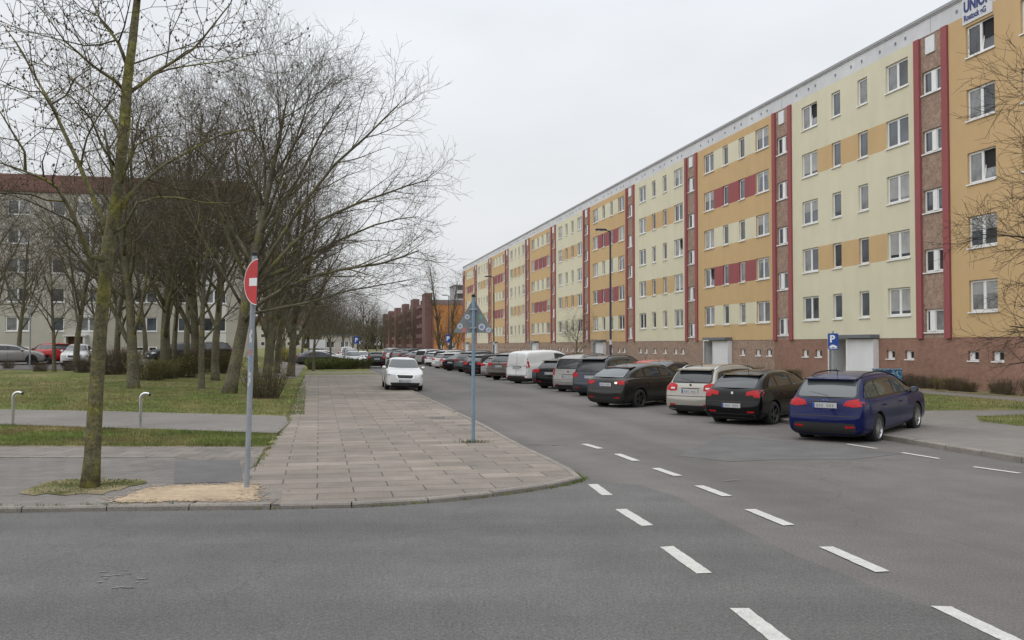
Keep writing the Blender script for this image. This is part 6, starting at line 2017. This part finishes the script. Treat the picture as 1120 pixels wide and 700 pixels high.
while s < 125:
    if not (42 < s < 47 or 58 < s < 64):
        shrub('brown' if rr.random() < .5 else 'green', ns(26.7 + rr.uniform(-.25, .25), s, .1), rr.uniform(0, 6), rr.uniform(.38, .60), 'low brownish shrub in the bed at the foot of the long apartment block', GB)
    s += rr.uniform(.8, 1.35)

# houses far beyond the path
fh = empty('row_houses', ns(-90, 335, .95), math.atan2(ND.y, ND.x), 'long low beige houses far off behind the trees at the end of the path', 'houses')
w = MB(); w.box(0, 84, 0, 9, -1.2, 8.4); w.build('wall', [M['beige']], fh)
w = MB(); w.quad((-.4, -.5, 8.4), (84.4, -.5, 8.4), (84.4, 4.5, 11.4), (-.4, 4.5, 11.4)); w.quad((-.4, 9.5, 8.4), (-.4, 4.5, 11.4), (84.4, 4.5, 11.4), (84.4, 9.5, 8.4)); w.build('roof', [M['roof_red']], fh)
for k in range(28):
    for z in (1.0, 3.8, 6.2):
        w = MB(); w.box(0, 1.4, -.03, .02, 0, 1.3, 0); w.box(.08, 1.32, -.04, -.031, .08, 1.22, 1); w.build('window', [M['white'], M['pane_a']], fh, (1 + k * 3, 0, z))
# far wood closing the view
wd = MB(); r = random.Random(61)
for k in range(330):
    x = r.uniform(-230, 20); y = r.uniform(432, 560)
    h = r.uniform(9, 17)
    base = Vector((x, y, -.1))
    wd.tube([base, base + Vector((0, 0, h * .6)), base + Vector((0, 0, h))], [.25, .15, .04], 5)
    for q in range(75):
        t = r.uniform(.12, .95); p = base + Vector((0, 0, h * t)); a = r.uniform(0, 6.28); L = (1.1 - t) * 7 + .6
        e_ = p + Vector((math.cos(a) * L * .6, math.sin(a) * L * .6, L * .8))
        wd.tube([p, p.lerp(e_, .5) + Vector((0, 0, .2)), e_], [.10, .06, .03], 3)
for k in range(700):
    x = r.uniform(-240, 20); y = r.uniform(425, 470); h = r.uniform(1.5, 4.5); base = Vector((x, y, -.1))
    for q in range(9):
        a = r.uniform(0, 6.28); wd.tube([base, base + Vector((math.cos(a) * h * .3, math.sin(a) * h * .3, h * .6)), base + Vector((math.cos(a) * h * .6, math.sin(a) * h * .6, h))], [.14, .12, .06], 3)
o = wd.build('woods', [M['twig']]); tag(o, kind='stuff')
wd = MB()  # unseen tree belt added behind the viewer to darken the car reflections
for k in range(420):
    x = r.uniform(-130, 130); y = r.uniform(-75, -45); h = r.uniform(9, 15)
    base = Vector((x, y, -.1))
    wd.tube([base, base + Vector((0, 0, h * .6)), base + Vector((0, 0, h))], [.25, .15, .04], 5)
    for q in range(60):
        t = r.uniform(.08, .95); p = base + Vector((0, 0, h * t)); a = r.uniform(0, 6.28); L = (1.1 - t) * 6 + .6
        e_ = p + Vector((math.cos(a) * L * .6, math.sin(a) * L * .6, L * .8))
        wd.tube([p, p.lerp(e_, .5) + Vector((0, 0, .2)), e_], [.14, .10, .05], 3)
o = wd.build('woods', [M['twig']]); tag(o, kind='stuff')

# ------------------------------------------------------------------ grass blades on the near strips
M['blade'] = pmat('grass_blade', (.122, .160, .043), .85, ((.8, .35), (6, .3)), spec=.2, col2=(.205, .175, .080), c2=(.38, .46, .62))
gb = MB(); r = random.Random(71)
def blades(poly, count, hmin, hmax, zf, keep=None):
    x0, x1 = min(p.x for p in poly), max(p.x for p in poly); y0, y1 = min(p.y for p in poly), max(p.y for p in poly)
    n = len(poly); c = 0
    while c < count:
        x, y = r.uniform(x0, x1), r.uniform(y0, y1); ins = False
        for k in range(n):
            a, b = poly[k], poly[k - 1]
            if (a.y > y) != (b.y > y) and x < (b.x - a.x) * (y - a.y) / (b.y - a.y) + a.x: ins = not ins
        if not ins or (keep and not keep(x, y)): continue
        c += 1
        h = r.uniform(hmin, hmax); a = r.uniform(0, 6.28); w = r.uniform(.004, .009); z = zf(x, y)
        gb.v += [(x - w * math.cos(a), y - w * math.sin(a), z), (x + w * math.cos(a), y + w * math.sin(a), z), (x + r.uniform(-.5, .5) * h, y + r.uniform(-.5, .5) * h, z + h)]
        i = len(gb.v) - 3; gb.f.append((i, i + 1, i + 2)); gb.m.append(0)
g0 = lambda x, y: gh(x, y) - .005
blades([at(0, 464.5, Z0), at(200, 470.5, Z0), at(303, 474.5, Z0), at(289, 488, Z0), at(0, 486, Z0)], 26000, .03, .09, g0)
blades([at(-40, 412, .25), at(335, 412, .2), at(333, 453, Z0), at(312, 454, Z0), at(120, 449.5, Z0), at(-60, 446, Z0)], 60000, .04, .10, g0, lambda x, y: r.random() < 1.15 - (y - 27) / 22)
blades([at(30, 538, PZ), at(60, 526, PZ), at(95, 524, PZ), at(155, 525, PZ), at(128, 534, PZ), at(80, 541, PZ)], 1300, .01, .04, lambda x, y: PZ)
blades([ns(16.9, 24.6), ns(16.9, 34), ns(23.9, 34), ns(23.9, 24.2)], 16000, .03, .08, lambda x, y: .10)
blades([ns(16.6, 20.8), ns(16.5, 14), ns(22, 14), ns(22, 22.6), ns(17.6, 22.2)], 12000, .03, .08, lambda x, y: .10)
# weeds along the kerb joint and slab edge
def tufts(pts, cnt, z):
    for k in range(cnt):
        q = r.random() * (len(pts) - 1); i = int(q); p = pts[i].lerp(pts[i + 1], q - i)
        cx, cy = p.x + r.gauss(0, .02), p.y + r.gauss(0, .02)
        for j in range(r.randint(4, 14)):
            h = r.uniform(.015, .05); a = r.uniform(0, 6.28); x = cx + r.gauss(0, .035); y = cy + r.gauss(0, .02); w = .006
            gb.v += [(x - w * math.cos(a), y - w * math.sin(a), z), (x + w * math.cos(a), y + w * math.sin(a), z), (x + r.uniform(-.5, .5) * h, y + r.uniform(-.5, .5) * h, z + h)]
            i2 = len(gb.v) - 3; gb.f.append((i2, i2 + 1, i2 + 2)); gb.m.append(0)
tufts(kerb_left[4:12], 130, .0)
tufts([at(279, 511, PZ), at(315, 461, PZ), ns(-.9, 40), ns(-.9, 60)], 260, PZ)
tufts([Vector((-12, 11.15, 0)), Vector((-4, 11.62, 0))], 50, PZ)
g_ = gb.build('grass', M['blade']); tag(g_, kind='stuff')
